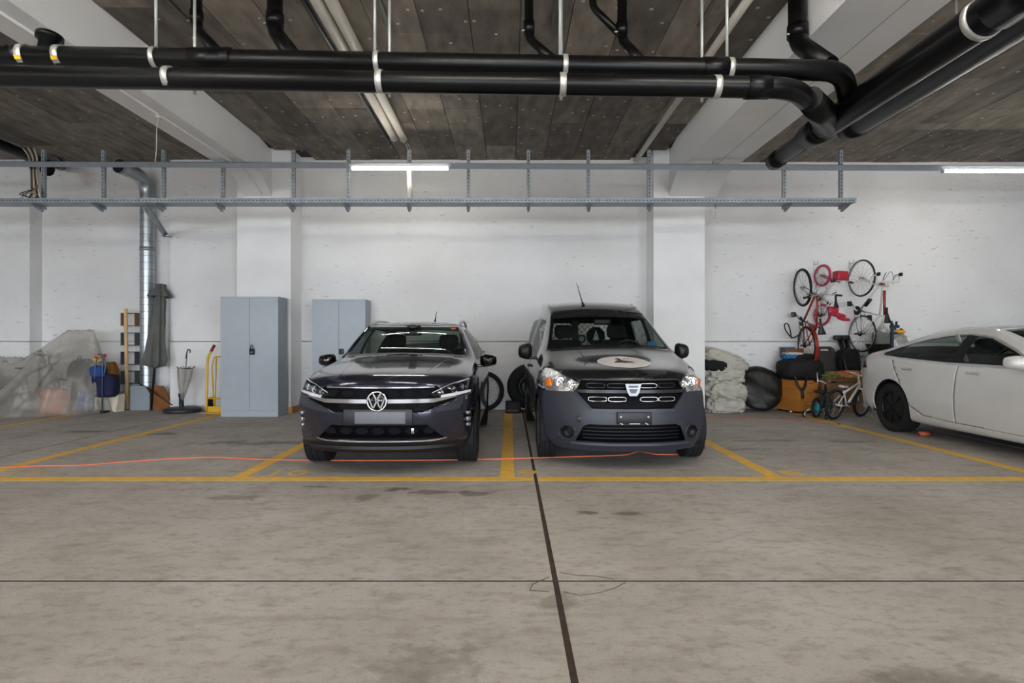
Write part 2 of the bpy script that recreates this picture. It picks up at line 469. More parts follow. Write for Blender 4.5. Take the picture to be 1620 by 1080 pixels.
tube_lamp(a.x, a.x + 1.5, 8.7, a.z, 'lit fluorescent tube at the far end of the metal rail above the white sedan')

k = 0
for y, xs_ in ((3.3, (-9.0, -5.9 + .9, -1.6, 1.0, 4.4, 8.0)), (.6, (-8.6, -3.4, .4, 5.2)), (-3.0, (-7.5, -.8, 6.0))):  # unseen rows: tubes implied by a hood reflection, more added to light the floor
    for x in xs_:
        tube_lamp(x, x + 1.7, y, 3.95, 'unseen fluorescent tube over the driving aisle, in rows added to light the floor', True, 'added aisle tube lamps')

# ================================================================ RAIL AND CABLE TRAY
rail = thing('lighting_rail', 'long grey metal rail along the wall above the perforated cable tray', 'rail', (0, 8.77, 3.94))
M_rail = mat('grey_rail', (140, 147, 155), .4, metal=.3, var=.06)
def railfn(b):
    xa, xb = -11.9, 11.9
    for (y0, y1, dz0, dz1) in ((8.745, 8.751, -.044, .044), (8.745, 8.784, .038, .044)):
        b.add([(x, y, ZR(x) + dz) for x in (xa, xb) for y in (y0, y1) for dz in (dz0, dz1)],
              [(0, 1, 3, 2), (4, 6, 7, 5), (0, 4, 5, 1), (2, 3, 7, 6), (0, 2, 6, 4), (1, 5, 7, 3)])
part('channel', M_rail, rail, railfn)
for x in (-4.35, 3.15):
    part('beam_bracket', M_galv, rail, lambda b: b.bb((x - .02, 8.752, ZR(x) - .03), (x + .02, 8.782, ZB)))
tray = thing('cable_tray', 'perforated galvanised cable tray on hanging uprights along the white wall', 'cable tray', (0, 8.65, 3.33))
XT = P(1355, 316, 8.5).x
def trayfn(b):
    b.bb((-11.9, 8.50, 3.328), (XT, 8.506, 3.394)); b.bb((-11.9, 8.506, 3.328), (XT, 8.78, 3.334)); b.bb((-11.9, 8.774, 3.334), (XT, 8.78, 3.385))
part('tray', M_galv, tray, trayfn)
def slots(b):
    x = -9.4
    while x < XT - .05:
        b.bb((x, 8.4985, 3.352), (x + .032, 8.5, 3.364)); x += .055
stuff(part('perforation', mat('slot_shadow', (58, 62, 66), .8), tray, slots))
for px in (68, 163, 258, 352, 464, 551, 648, 741, 836, 931, 1027, 1241, 1331):
    x = (px - CX) * 8.79 / F; zt = 3.985 if px == 352 else 4.21
    def up(b):
        b.bb((x - .026, 8.785, 3.29), (x + .026, 8.79, zt)); b.bb((x - .026, 8.79, 3.29), (x - .021, 8.83, zt)); b.bb((x + .021, 8.79, 3.29), (x + .026, 8.83, zt))
    u = part('upright', M_galv, tray, up)
    def holes(b):
        z = 3.42
        while z < zt - .04:
            b.bb((x - .006, 8.7835, z), (x + .006, 8.785, z + .028)); z += .055
    stuff(part('perforation', mat('slot_shadow', (58, 62, 66), .8), u, holes))
    part('bracket', M_galv, tray, lambda b: b.prism([(8.52, 3.328), (8.785, 3.328), (8.785, 3.25)], x - .018, x + .018, 'yz'))
part('threaded_rod', M_steel, tray, lambda b: b.tube([P(1132, 318, 8.65), P(1132, 342, 8.65)], .006, 6))
strut = thing('diagonal_strut', 'galvanised channel strut slanting from the cable tray to the wall corner by the duct', 'strut', P(262, 372, 10.3))
def st(b):
    a, c = P(230, 326, 8.72), P(262, 372, 10.42); d = (c - a).normalized(); u = Vector((1, 0, .7)).normalized(); u = (u - d * u.dot(d)).normalized(); v = d.cross(u)
    R = Matrix((u, v, d)).transposed()
    for (cu, cv, su, sv) in ((0, 0, .09, .006), (-.042, .025, .006, .05), (.042, .025, .006, .05)):
        b.box((a + c) / 2 + u * cu + v * cv, (su, sv, (c - a).length), R)
part('channel', M_galv, strut, st)
part('foot_plate', M_galv, strut, lambda b: b.box(P(263, 374, 10.42), (.16, .1, .012), (0, .1, 0)))

# ================================================================ DRAIN PIPES
def strap(b, c, d, r, w=.035):
    c = Vector(c); d = Vector(d).normalized()
    b.tube([c - d * w / 2, c + d * w / 2], r + .006, 24)
up0, up1 = P(-60, 86, 4.7), P(1332, 112, 4.7)
pipe_u = thing('drain_pipe', 'upper of the two long black drain pipes crossing above the parking bays', 'pipe', P(600, 99, 4.7))
u_end = Vector((3.0, 5.02, 3.36))
part('barrel', M_pipe, pipe_u, lambda b: b.tube(bend([Vector((-6.5, 4.7, lerp(up0.z, up1.z, -.2))), up1, u_end], .16), .0825, 24))
def sleeve(p, px, w, ln=.25, r=.0825, Y=4.7, base=86, slope=26 / 1392):
    c = P(px, base + (px + 60) * slope, Y); part('coupling', M_pipe, p, lambda b: b.tube([c - Vector((ln / 2, 0, 0)), c + Vector((ln / 2, 0, 0))], r + w, 24))
sleeve(pipe_u, 335, .006, .34); sleeve(pipe_u, 1130, .006, .2); sleeve(pipe_u, 30, .005, .1)
M_strap = mat('zinc_strap', (196, 194, 188), .35, metal=.6, var=.1)
M_tagy = mat('yellow_sticker', (222, 170, 20), .5)
def uc(px): return P(px, 86 + (px + 60) * 26 / 1392, 4.7)
for px in (40, 97, 247, 597, 894, 1154):
    s_ = part('clamp', M_strap, pipe_u, lambda b: strap(b, uc(px), (1, 0, 0), .0825, .04 if px > 200 else .055))
    if px < 100:
        part('sticker', M_tagy, s_, lambda b: b.box(uc(px) + Vector((0, -.078, -.05)), (.05, .004, .03), (.55, 0, 0)))
def rod(px, Y, ztop, pipe, zc):
    x = (px - CX) * Y / F
    part('hanger_rod', mat('painted_hanger', (168, 170, 166), .45, metal=.3), pipe, lambda b: b.tube([(x, Y, zc + .08), (x, Y, ztop)], .013, 8))
for px in (247, 593, 886, 1150): rod(px, 4.7, CEIL, pipe_u, uc(px).z)
part('inspection_cap', M_pipe, pipe_u, lambda b: b.tube([uc(72) + Vector((0, .02, .05)), uc(72) + Vector((0, .04, .15)), uc(72) + Vector((0, .04, .155)), uc(72) + Vector((0, .045, .19))], [.07, .07, .098, .098], 24))

lo0, lo1 = P(-60, 118, 4.5), P(1235, 139, 4.5)
pipe_l = thing('drain_pipe', 'lower of the two long black drain pipes crossing above the parking bays', 'pipe', P(600, 129, 4.5))
part('barrel', M_pipe, pipe_l, lambda b: b.tube(bend([Vector((-6.5, 4.5, lerp(lo0.z, lo1.z, -.2))), lo1 + Vector((.1, 0, 0)), Vector((2.98, 5.3, 3.3))], .2), .083, 24))
part('branch_sleeve', M_pipe, pipe_l, lambda b: b.tube([Vector((2.5, 4.74, 3.27)), Vector((2.98, 5.3, 3.3))], [.1, .13], 24))
def lc(px): return P(px, 118 + (px + 60) * 21 / 1295, 4.5)
for px in (268, 601, 890, 1133):
    part('clamp', M_strap, pipe_l, lambda b: strap(b, lc(px), (1, 0, 0), .083, .05))
for px in (276, 604, 893, 1130):
    x = (px - CX) * 4.5 / F
    part('hanger_rod', mat('painted_hanger', (168, 170, 166), .45, metal=.3), pipe_l, lambda b: b.tube([(x, 4.79, lc(px).z), (x, 4.79, CEIL)], .013, 8))
part('coupling', M_pipe, pipe_l, lambda b: b.tube([lc(1198) - Vector((.09, 0, 0)), lc(1198) + Vector((.09, 0, 0))], .09, 24))

pipe_m = thing('drain_pipe', 'thick black main drain pipe with stepped end that the two long pipes run into', 'pipe', (3.01, 5.8, 3.31))
part('barrel', M_pipe, pipe_m, lambda b: b.tube([(3.01, -7.5, 3.25), (3.01, 5.72, 3.31), (3.0, 5.86, 3.305), (3.0, 6.38, 3.29)], [.125, .125, .085, .085], 28))
part('end_cap', M_pipe, pipe_m, lambda b: b.tube([(3.0, 6.3, 3.29), (3.0, 6.46, 3.288)], .097, 28))
part('coupling', M_pipe, pipe_m, lambda b: b.tube([(3.01, 5.45, 3.308), (3.01, 5.7, 3.31)], .131, 28))
def mz(y): return 3.25 + .06 * (y + 7.5) / 13.2
part('clamp', M_strap, pipe_m, lambda b: strap(b, (3.01, 3.62, mz(3.6)), (0, 1, 0), .125, .05))
part('hanger_rod', M_steel, pipe_m, lambda b: b.tube([(2.98, 3.62, mz(3.6) + .12), (2.98, 3.62, ZB)], .02, 8))
part('coupling', M_pipe, pipe_m, lambda b: b.tube([(3.01, 3.0, mz(3.2)), (3.01, 3.5, mz(3.4))], .135, 28))
pipe_r = thing('drain_pipe', 'thick black drain pipe beside the main one, ending in a round cap', 'pipe', (3.93, 6.5, 3.7))
part('barrel', M_pipe, pipe_r, lambda b: b.tube([(3.93, -7.5, 3.66), (3.93, 6.5, 3.7)], .122, 28))
part('end_cap', M_pipe, pipe_r, lambda b: b.tube([(3.93, 6.4, 3.7), (3.93, 6.62, 3.7)], .128, 28))
for y in (1.5, 5.0):
    part('hanger_rod', M_steel, pipe_r, lambda b: b.tube([(3.93, y, 3.8), (3.93, y, CEIL)], .01, 8))
for y in (.3,):
    part('hanger_rod', M_steel, pipe_m, lambda b: b.tube([(3.01, y, 3.38), (3.01, y, ZB)], .01, 8))
# stacks coming down through the ceiling
for px, wpx, ye, pxe, pye, lab in ((311, 17, 46, 346, 86, 'thin black downpipe with an elbow beside the mounting channel near the white beam'),
                                   (435, 24, 50, 466, 92, 'stout black downpipe with an elbow left of the pale twin pipes'),
                                   (837, 14, 62, 872, 92, 'slim black downpipe with an elbow in the middle of the boarded ceiling'),
                                   (984, 15, 64, 1014, 96, 'slim black downpipe that a slanting branch pipe joins'),
                                   (1267, 28, 68, 1312, 104, 'stout black downpipe with a socket and elbow in front of the wide white beam')):
    Y = 5.2; a = P(px, ye, Y); r = wpx * Y / F / 2
    t = thing('downpipe', lab, 'pipe', a)
    top = CEIL
    if px == 1267: a.x -= .03
    e = P(pxe, pye, 4.86)
    part('barrel', M_pipe, t, lambda b: b.tube(bend([Vector((a.x, Y, top)), a, e], .1), r, 18))
    part('socket', M_pipe, t, lambda b: b.tube([a + Vector((0, 0, .05)), a + Vector((0, 0, .16))], r + .01, 18))
    part('bolt', M_steel, t, lambda b: b.tube([a + Vector((-r - .03, -.02, .07)), a + Vector((-r + .02, -.02, .07))], .008, 6))
t = thing('branch_pipe', 'slanting black branch pipe running along the boards to a slim downpipe', 'pipe', P(940, 10, 5.5))
part('barrel', M_pipe, t, lambda b: b.tube(bend([Vector((P(937, 0, 5.3).x, 5.3, CEIL)), P(938, 12, 5.3), P(984, 58, 5.22)], .06), .034, 14))
# pale pipes and conduits along the ceiling
M_pale = mat('pale_pipe', (206, 200, 188), .45, var=.06)
for x, ye, r, nm, lab, m in ((-1.84, 9.1, .06, 'ceiling_pipe', 'pale grey pipe along the ceiling boards, the one beside the black conduit', M_pale),
                             (-1.70, 9.14, .06, 'ceiling_pipe', 'pale grey pipe along the ceiling boards, the one with the longer capped end', M_pale),
                             (-1.97, 9.3, .025, 'conduit', 'thin black conduit running beside the pale twin pipes on the ceiling', M_black),
                             (2.27, 10.2, .045, 'ceiling_pipe', 'single pale pipe along the ceiling boards next to the wide white beam', M_pale)):
    t = thing(nm, lab, 'pipe', (x, ye, 4.5))
    part('barrel', m, t, lambda b: b.tube([(x, 2.0, 4.5), (x, ye, 4.5)], r, 16))
    for y in (5.0, 7.2, ye - .05):
        part('saddle', M_pale if m is M_pale else M_black, t, lambda b: b.bb((x - .012, y - .015, 4.5 + r - .005), (x + .012, y + .015, CEIL)))
wires = thing('cable_bundle', 'loose thin cables dropping from the end of the pale pipes behind the tube lamp', 'cables', P(645, 232, 9.5))
for k in range(4):
    part('cable', mat('grey_cable', (120, 118, 112), .6) if k % 2 else M_pale, wires,
         lambda b: b.tube(smooth_path([P(640 + 2 * k, 226, 9.3), P(645 + 2 * k, 236, 9.2), P(644 + 2 * k, 262, 8.95), P(646 + 2 * k, 312, 8.72)], 6), .008, 6))
part('sleeve', M_pale, wires, lambda b: b.tube([P(648, 272, 8.83), P(648, 314, 8.72)], .027, 10))
t = thing('conduit', 'thin white conduit clipped along the underside of the narrow white beam', 'conduit', (-4.28, 7, ZB))
part('barrel', M_beam, t, lambda b: b.tube(bend([Vector((-4.28, -5, ZB - .015)), Vector((-4.28, 9.3, ZB - .015)), Vector((-4.30, 9.9, 3.81))], .05), .014, 8))
part('junction_knob', M_pale, t, lambda b: b.tube([(-4.28, P(247, 180, 6.94).y, ZB - .01), (-4.28, P(247, 180, 6.94).y, ZB - .06)], .03, 10))
t = thing('hanging_wire', 'limp thin wire dangling from the conduit of the narrow white beam', 'wire', (-4.28, 6.94, ZB))
part('strand', M_pale, t, lambda b: b.tube(smooth_path([Vector((-4.28, 6.94, ZB - .05)), P(248, 205, 6.94), P(247.5, 235, 6.94), P(245.5, 256, 6.94)], 5), .006, 6))
for x, ye, wh in ((-3.33, 5.95, 'next to the thin black downpipe'), (-1.27, 5.98, 'next to the pale twin pipes'), (.46, 6.0, 'next to the slim middle downpipe'), (2.0, 6.0, 'next to the single pale pipe')):
    t = thing('mounting_channel', 'short dark steel mounting channel on the ceiling ' + wh, 'channel', (x, 5, CEIL - .02), group='mounting channels above the pipe hangers')
    part('channel', mat('channel_steel', (92, 88, 74), .4, metal=.6), t, lambda b: b.bb((x - .02, 4.4, CEIL - .03), (x + .02, ye, CEIL - .001)))
# black pipes and cable drop in the corner over the sheeted heap
t = thing('drain_pipe', 'black pipe under the boards that the grey cables hang from', 'pipe', (-8.0, 9, 4.33))
part('barrel', M_pipe, t, lambda b: b.tube([(-8.0, 3, 4.36), (-8.0, 9.0, 4.34), (-7.98, 9.9, 4.3)], .085, 20))
part('end_cap', M_pipe, t, lambda b: b.tube([P(77, 262, 9.86) , P(74, 270, 9.75)], .1, 20))
t = thing('drain_pipe', 'short black pipe stub coming out of the wall behind the cable drop', 'pipe', P(92, 262, 10.4))
part('barrel', M_pipe, t, lambda b: b.tube([P(95, 262, 10.74), P(86, 256, 10.1)], .09, 20))
wires = thing('cable_bundle', 'bundle of pale and black cables hanging down onto the tray beside a black pipe end', 'cables', P(50, 310, 8.7))
random.seed(5)
for k in range(9):
    m = [M_pale, mat('grey_cable', (120, 118, 112), .6), M_black, mat('tan_cable', (150, 120, 92), .6)][k % 4]
    part('cable', m, wires, lambda b: b.tube(smooth_path([P(36 + 2.2 * k, 234, 9.2), P(46 + 1.6 * k, 250, 9.05), P(48 + 1.3 * k, 275, 8.86), P(48 + 1.6 * k, 298, 8.72), P(44 + (k * 37 % 23), 312, 8.65)], 6), .011, 6))
for k in range(3):
    part('cable', M_black if k else mat('tan_cable', (150, 120, 92), .6), wires, lambda b: b.tube(smooth_path([P(60, 292 + 3 * k, 8.7), P(52 - 6 * k, 303, 8.68), P(40 - 4 * k, 308, 8.66), P(34 + 14 * k, 313, 8.65)], 6), .007, 6))
# ================================================================ CARS
M_tire = mat('tyre_rubber', (15, 15, 16), .8, var=.3, scale=30)
M_rimdark = mat('dark_alloy', (44, 45, 48), .35, metal=.8)
M_rim = mat('silver_alloy', (168, 170, 172), .28, metal=.9)
M_glassc = glass('windscreen_glass', (.84, .91, .87), .6)
M_glassd = glass('tinted_glass', (.68, .78, .74), .75)
M_lens = glass('lamp_lens', (.93, .95, .96), 1.0)
M_seat = mat('dark_seat_cloth', (34, 35, 37), .9, bump=.2)
M_trimlight = mat('pale_headliner', (150, 154, 148), .9)
M_amber = mat('amber_lens', (214, 108, 22), .2, coat=.5)
M_reflect = mat('lamp_reflector', (230, 232, 235), .12, metal=1.0, var=.05, bump=.5, bscale=28)
M_red = mat('tail_lamp_red', (92, 14, 16), .15, coat=.6)
M_plate = mat('plain_plate', (100, 100, 106), .5, var=.04)

def car_mesh(st, fb, rb, cols=(-1, -.86, -.6, -.3, 0, .3, .6, .86, 1), fpow=3.0, level=3):
    """box-topology cage: st = list of (ys, xs, zs, crown); fb / rb = bulge per row of nose and tail"""
    K = len(st[0][1]) - 1; n = len(st); idx = {}; vs = []
    def V(key, co):
        if key not in idx: idx[key] = len(vs); vs.append(co)
        return idx[key]
    def yk(s, k):
        y = st[s][0]; return y[k] if isinstance(y, (list, tuple)) else y
    def side(s, k, sg):
        return V(('e', s, k, sg), (sg * st[s][1][k], yk(s, k), st[s][2][k]))
    def cap_y(s, k, c):
        y = yk(s, k)
        if s == 0: y -= fb[k] * (1 - abs(c) ** fpow)
        if s == n - 1: y += rb[k] * (1 - abs(c) ** fpow)
        return y
    def row(s, k, m):
        if m == 0: return side(s, k, -1)
        if m == len(cols) - 1: return side(s, k, 1)
        c = cols[m]; z = st[s][2][k] + (st[s][3] * (1 - c * c) if k == K else 0)
        return V(('c', s, k, m), (c * st[s][1][k], cap_y(s, k, c), z))
    fs = []
    for s in range(n - 1):
        for k in range(K):
            for sg in (-1, 1): fs.append((side(s, k, sg), side(s + 1, k, sg), side(s + 1, k + 1, sg), side(s, k + 1, sg)))
        for m in range(len(cols) - 1):
            for k in (0, K): fs.append((row(s, k, m), row(s, k, m + 1), row(s + 1, k, m + 1), row(s + 1, k, m)))
    for s in (0, n - 1):
        for k in range(K):
            for m in range(len(cols) - 1): fs.append((row(s, k, m), row(s, k, m + 1), row(s, k + 1, m + 1), row(s, k + 1, m)))
    me = bpy.data.meshes.new('cage'); me.from_pydata(vs, [], fs)
    o = bpy.data.objects.new('cage', me); COL.objects.link(o)
    md = o.modifiers.new('s', 'SUBSURF'); md.levels = level; md.render_levels = level
    bpy.context.view_layer.update()
    me2 = bpy.data.meshes.new_from_object(o.evaluated_get(bpy.context.evaluated_depsgraph_get()))
    bpy.data.objects.remove(o)
    bm = bmesh.new(); bm.from_mesh(me2); bmesh.ops.recalc_face_normals(bm, faces=bm.faces[:])
    return bm

def in_poly(p, poly):
    x, y = p; r = False; j = len(poly) - 1
    for i in range(len(poly)):
        xi, yi = poly[i]; xj, yj = poly[j]
        if (yi > y) != (yj > y) and x < (xj - xi) * (y - yi) / (yj - yi) + xi: r = not r
        j = i
    return r
PROJ = {'F': ((0, 2), 1, -1), 'B': ((0, 2), 1, 1), 'R': ((1, 2), 0, 1), 'L': ((1, 2), 0, -1), 'T': ((0, 1), 2, 1)}

class Car:
    def __init__(s, bm):
        s.bm = bm; s.lay = bm.faces.layers.int.new('pid'); s.n = 0; s.info = {}
    def knife(s, proj, poly, nmin=.03, lim=None):
        (a, b), ax, sg = PROJ[proj]; bm = s.bm
        x0, x1 = min(p[0] for p in poly) - .004, max(p[0] for p in poly) + .004
        y0, y1 = min(p[1] for p in poly) - .004, max(p[1] for p in poly) + .004
        def ok(f):
            if f.normal[ax] * sg < nmin: return False
            c = f.calc_center_median()
            if lim and not lim(c): return False
            xs_ = [v.co[a] for v in f.verts]; ys_ = [v.co[b] for v in f.verts]
            return max(xs_) > x0 and min(xs_) < x1 and max(ys_) > y0 and min(ys_) < y1
        cand = {f for f in bm.faces if ok(f)}
        for i in range(len(poly)):
            p, q = poly[i], poly[(i + 1) % len(poly)]
            d = (q[0] - p[0], q[1] - p[1]); L = math.hypot(*d)
            if L < 1e-6: continue
            lx, hx, ly, hy = min(p[0], q[0]) - .03, max(p[0], q[0]) + .03, min(p[1], q[1]) - .03, max(p[1], q[1]) + .03
            def near(f):     # only faces that the segment itself reaches
                xs_ = [v.co[a] for v in f.verts]; ys_ = [v.co[b] for v in f.verts]
                return max(xs_) > lx and min(xs_) < hx and max(ys_) > ly and min(ys_) < hy
            fs = [f for f in cand if near(f)]
            co = Vector((0, 0, 0)); co[a], co[b] = p
            no = Vector((0, 0, 0)); no[a], no[b] = -d[1] / L, d[0] / L
            geom = fs + list({e for f in fs for e in f.edges}) + list({v for f in fs for v in f.verts})
            if not geom: continue
            res = bmesh.ops.bisect_plane(bm, geom=geom, dist=1e-5, plane_co=co, plane_no=no)
            cand -= set(fs)
            cand |= {g for g in res['geom'] if isinstance(g, bmesh.types.BMFace)}
        out = []
        for f in cand:
            if f.is_valid and ok(f):
                c = f.calc_center_median()
                if in_poly((c[a], c[b]), poly): out.append(f)
        return out
    def panel(s, name, m, proj, poly, mirror=False, depth=0.0, lim=None, nmin=.03, rim=None, solid=0, split=True, label=None):
        """cut a panel out of the skin; each becomes a child mesh"""
        polys = [poly]
        if mirror and proj in 'FBT': polys.append([(-x, y) for x, y in reversed(poly)])
        jobs = [(proj, p) for p in polys]
        if mirror and proj in 'RL': jobs = [('R', poly), ('L', poly)]
        for pr, p in jobs:
            s.n += 1
            for f in s.knife(pr, p, nmin, lim): f[s.lay] = s.n
            s.info[s.n] = (name, m, pr, depth, rim, label)
    def cut(s, proj, poly, lim=None):
        fs = s.knife(proj, poly, -2, lim)
        bmesh.ops.delete(s.bm, geom=fs, context='FACES')
    def finish(s, root, body_name, body_mat, inner_mat):
        bm = s.bm; outs = {}
        for pid, (name, m, proj, depth, rim, label) in s.info.items():
            fs = [f for f in bm.faces if f[s.lay] == pid]
            if not fs: continue
            (a, b), ax, sg = PROJ[proj]
            vmap = {}; vs = []; faces = []
            sh = Vector((0, 0, 0)); sh[ax] = -sg * depth
            for f in fs:
                ids = []
                for v in f.verts:
                    if v.index not in vmap or True:
                        if v not in vmap: vmap[v] = len(vs); vs.append(v.co + sh)
                    ids.append(vmap[v])
                faces.append(ids)
            if depth:
                fset = set(fs)
                for f in fs:
                    for e in f.edges:
                        if sum(1 for g in e.link_faces if g in fset) == 1:
                            v1, v2 = e.verts; k = len(vs)
                            vs += [v1.co.copy(), v2.co.copy()]
                            faces.append([vmap[v1], vmap[v2], k + 1, k])
            me = bpy.data.meshes.new(name); me.from_pydata([tuple(v) for v in vs], [], faces)
            bm3 = bmesh.new(); bm3.from_mesh(me); bmesh.ops.recalc_face_normals(bm3, faces=bm3.faces[:]) if depth else None
            bm3.to_mesh(me); bm3.free()
            me.polygons.foreach_set('use_smooth', [True] * len(me.polygons))
            me.materials.append(m)
            o = bpy.data.objects.new(name, me); COL.objects.link(o); o.parent = root
            if label: o['label'] = label
            outs.setdefault(name, []).append(o)
        bmesh.ops.delete(bm, geom=[f for f in bm.faces if f[s.lay] > 0], context='FACES')
        me = bpy.data.meshes.new(body_name); bm.to_mesh(me); bm.free()
        me.polygons.foreach_set('use_smooth', [True] * len(me.polygons))
        me.materials.append(body_mat); me.materials.append(inner_mat)
        o = bpy.data.objects.new(body_name, me); COL.objects.link(o); o.parent = root
        md = o.modifiers.new('skin', 'SOLIDIFY'); md.thickness = .022; md.offset = -1; md.material_offset = 1; md.material_offset_rim = 0
        outs['body'] = o
        return outs

def circ(cx, cy, r, n=28, a0=0, a1=2 * PI):
    return [(cx + r * math.cos(a0 + (a1 - a0) * i / n), cy + r * math.sin(a0 + (a1 - a0) * i / n)) for i in range(n)]

def make_wheel(root, r, w, rim_r, rim_mat, spokes=5, style='spoke', loc=(0, 0, 0), side=1):
    """wheel on the local x axis, outer face towards +x"""
    t = MB(); h = w / 2
    prof = [(rim_r, -h * .8), (rim_r + .02, -h * .95), (r - .06, -h), (r - .02, -h * .93), (r, -h * .72)]
    for g in (-.5, -.17, .17, .5): prof += [(r, (g - .06) * w * .8), (r - .008, (g - .05) * w * .8), (r - .008, (g + .05) * w * .8), (r, (g + .06) * w * .8)]
    prof += [(r, h * .72), (r - .02, h * .93), (r - .06, h), (rim_r + .02, h * .95), (rim_r, h * .8)]
    t.lathe(prof, (0, 0, 0), 'x', 48)
    wo = t.build('wheel', M_tire, root, True); wo.location = loc
    if side < 0: wo.rotation_euler = (0, 0, PI)
    b = MB(); b.lathe([(rim_r + .004, h * .82), (rim_r - .012, h * .86), (rim_r - .02, h * .6), (rim_r - .03, -h * .8), (rim_r + .003, -h * .8)], (0, 0, 0), 'x', 48)
    if style == 'spoke':
        for k in range(spokes):
            a = 2 * PI * k / spokes
            for da in (-.13, .13):
                p0 = Vector((h * .55, .05 * math.cos(a), .05 * math.sin(a))); p1 = Vector((h * .72, (rim_r - .01) * math.cos(a + da), (rim_r - .01) * math.sin(a + da)))
                b.tube([p0, p1], [.028, .02], 8)
    else:
        b.lathe([(.03, h * .78), (rim_r * .55, h * .72), (rim_r - .02, h * .66)], (0, 0, 0), 'x', 48)
        for k in range(7):
            a = 2 * PI * k / 7
            b.box((h * .74, rim_r * .55 * math.cos(a), rim_r * .55 * math.sin(a)), (.02, rim_r * .8, .03), (a, 0, 0))
    b.lathe([(.001, h * .78), (.055, h * .76), (.065, h * .5)], (0, 0, 0), 'x', 20)
    b.build('rim', rim_mat, wo, True)
    b = MB(); b.lathe([(.06, -.01), (rim_r * .72, -.012), (rim_r * .72, .012), (.06, .01)], (0, 0, 0), 'x', 32)
    b.build('brake_disc', M_steel, wo, True)
    return wo

def wheels(root, r, w, rim_r, rim_mat, axles, xo, **kw):
    first = None
    for y in axles:
        for sg in (1, -1):
            if first is None: first = make_wheel(root, r, w, rim_r, rim_mat, loc=(sg * xo, y, r), side=sg, **kw)
            else: link_copy(first, root, (sg * xo, y, r), (0, 0, 0 if sg > 0 else PI))
def wheel_wells(root, axles, r, x_out, x_in=.52):
    for y in axles:
        for sg in (1, -1):
            rows = []
            for x in (x_in, x_out):
                rows.append([Vector((sg * x, y + r * math.cos(a), r * .98 + (r - .0) * math.sin(a) - .0)) for a in [(-.35 + (PI + .7) * i / 24) for i in range(25)]])
            b = MB(); b.grid(rows)
            b.add([rows[0][i] for i in range(25)] + [Vector((sg * x_in, y, r))], [(i, i + 1, 25) for i in range(24)])
            b.build('wheel_well', M_dark, root, True)

def seat(root, x, y, z=.5, m=None, head=True, w=.48):
    m = m or M_seat
    b = MB(); b.rbox((x, y, z - .1), (w, .52, .2), .06); b.rbox((x, y + .3, z + .25), (w, .16, .62), .06, (-.25, 0, 0)); b.rbox((x - w * .42, y + .26, z + .22), (.08, .16, .5), .03, (-.25, 0, 0)); b.rbox((x + w * .42, y + .26, z + .22), (.08, .16, .5), .03, (-.25, 0, 0))
    o = b.build('seat', m, root, True)
    if head: part('headrest', m, o, lambda b: (b.rbox((x, y + .41, z + .67), (.26, .11, .19), .05, (-.2, 0, 0)), b.tube([(x - .06, y + .39, z + .5), (x - .06, y + .41, z + .62)], .008, 6), b.tube([(x + .06, y + .39, z + .5), (x + .06, y + .41, z + .62)], .008, 6)), True)
def steering(root, x, y, z):
    b = MB(); R = Euler((-.45 - PI / 2 + PI / 2, 0, 0)).to_matrix()
    n = 28; pts = [Vector((x, y, z)) + R @ Vector((.185 * math.cos(2 * PI * i / n), 0, .185 * math.sin(2 * PI * i / n))) for i in range(n + 1)]
    b.tube(pts, .016, 8); 
    for a in (0, PI, -PI / 2): b.tube([Vector((x, y, z)), Vector((x, y, z)) + R @ Vector((.18 * math.cos(a), 0, .18 * math.sin(a)))], .016, 6)
    b.rbox((x, y, z), (.15, .05, .12), .03)
    b.tube([(x, y, z), (x, y - .3, z - .14)], .03, 8)
    b.build('steering_wheel', M_black, root, True)
def mirror(root, x, y, z, sg, m, w=.2, h=.14, d=.12, arm=.1):
    b = MB()
    rows = []
    for i in range(13):
        t = i / 12; yy = -d / 2 + d * t; s_ = math.sqrt(max(.0, 1 - (1 - t) ** 2.4)) if t < 1 else 1
        s_ = max(s_, .02); row = []
        for j in range(24):
            a = 2 * PI * j / 24; e = 3.2
            cx_ = math.copysign(abs(math.cos(a)) ** (2 / e), math.cos(a)); cz_ = math.copysign(abs(math.sin(a)) ** (2 / e), math.sin(a))
            row.append(Vector((x + sg * (w / 2 + arm) + cx_ * w / 2 * s_ + 0, y + yy, z + cz_ * h / 2 * s_ * (1 - .18 * sg * cx_))))
        rows.append(row)
    b.grid(rows, True, True); k = len(b.v); b.f.append(tuple(range(k - 24, k))); b.sm.append(False)
    b.rbox((x + sg * arm * .5, y + .02, z - h * .42), (arm + .08, .06, .035), .012)
    o = b.build('door_mirror', m, root, True)
    part('mirror_glass', M_chrome, o, lambda b: b.rbox((x + sg * (w / 2 + arm), y + d / 2 + .002, z), (w * .85, .004, h * .8), .002), True)
    return o
def snap(car_bvh, x, z, off=.0):
    """distance of the nose surface at (x, z)"""
    hit = car_bvh.ray_cast(Vector((x, -1, z)), Vector((0, 1, 0)))
    return (hit[0].y if hit[0] else .3) - off
from mathutils.bvhtree import BVHTree
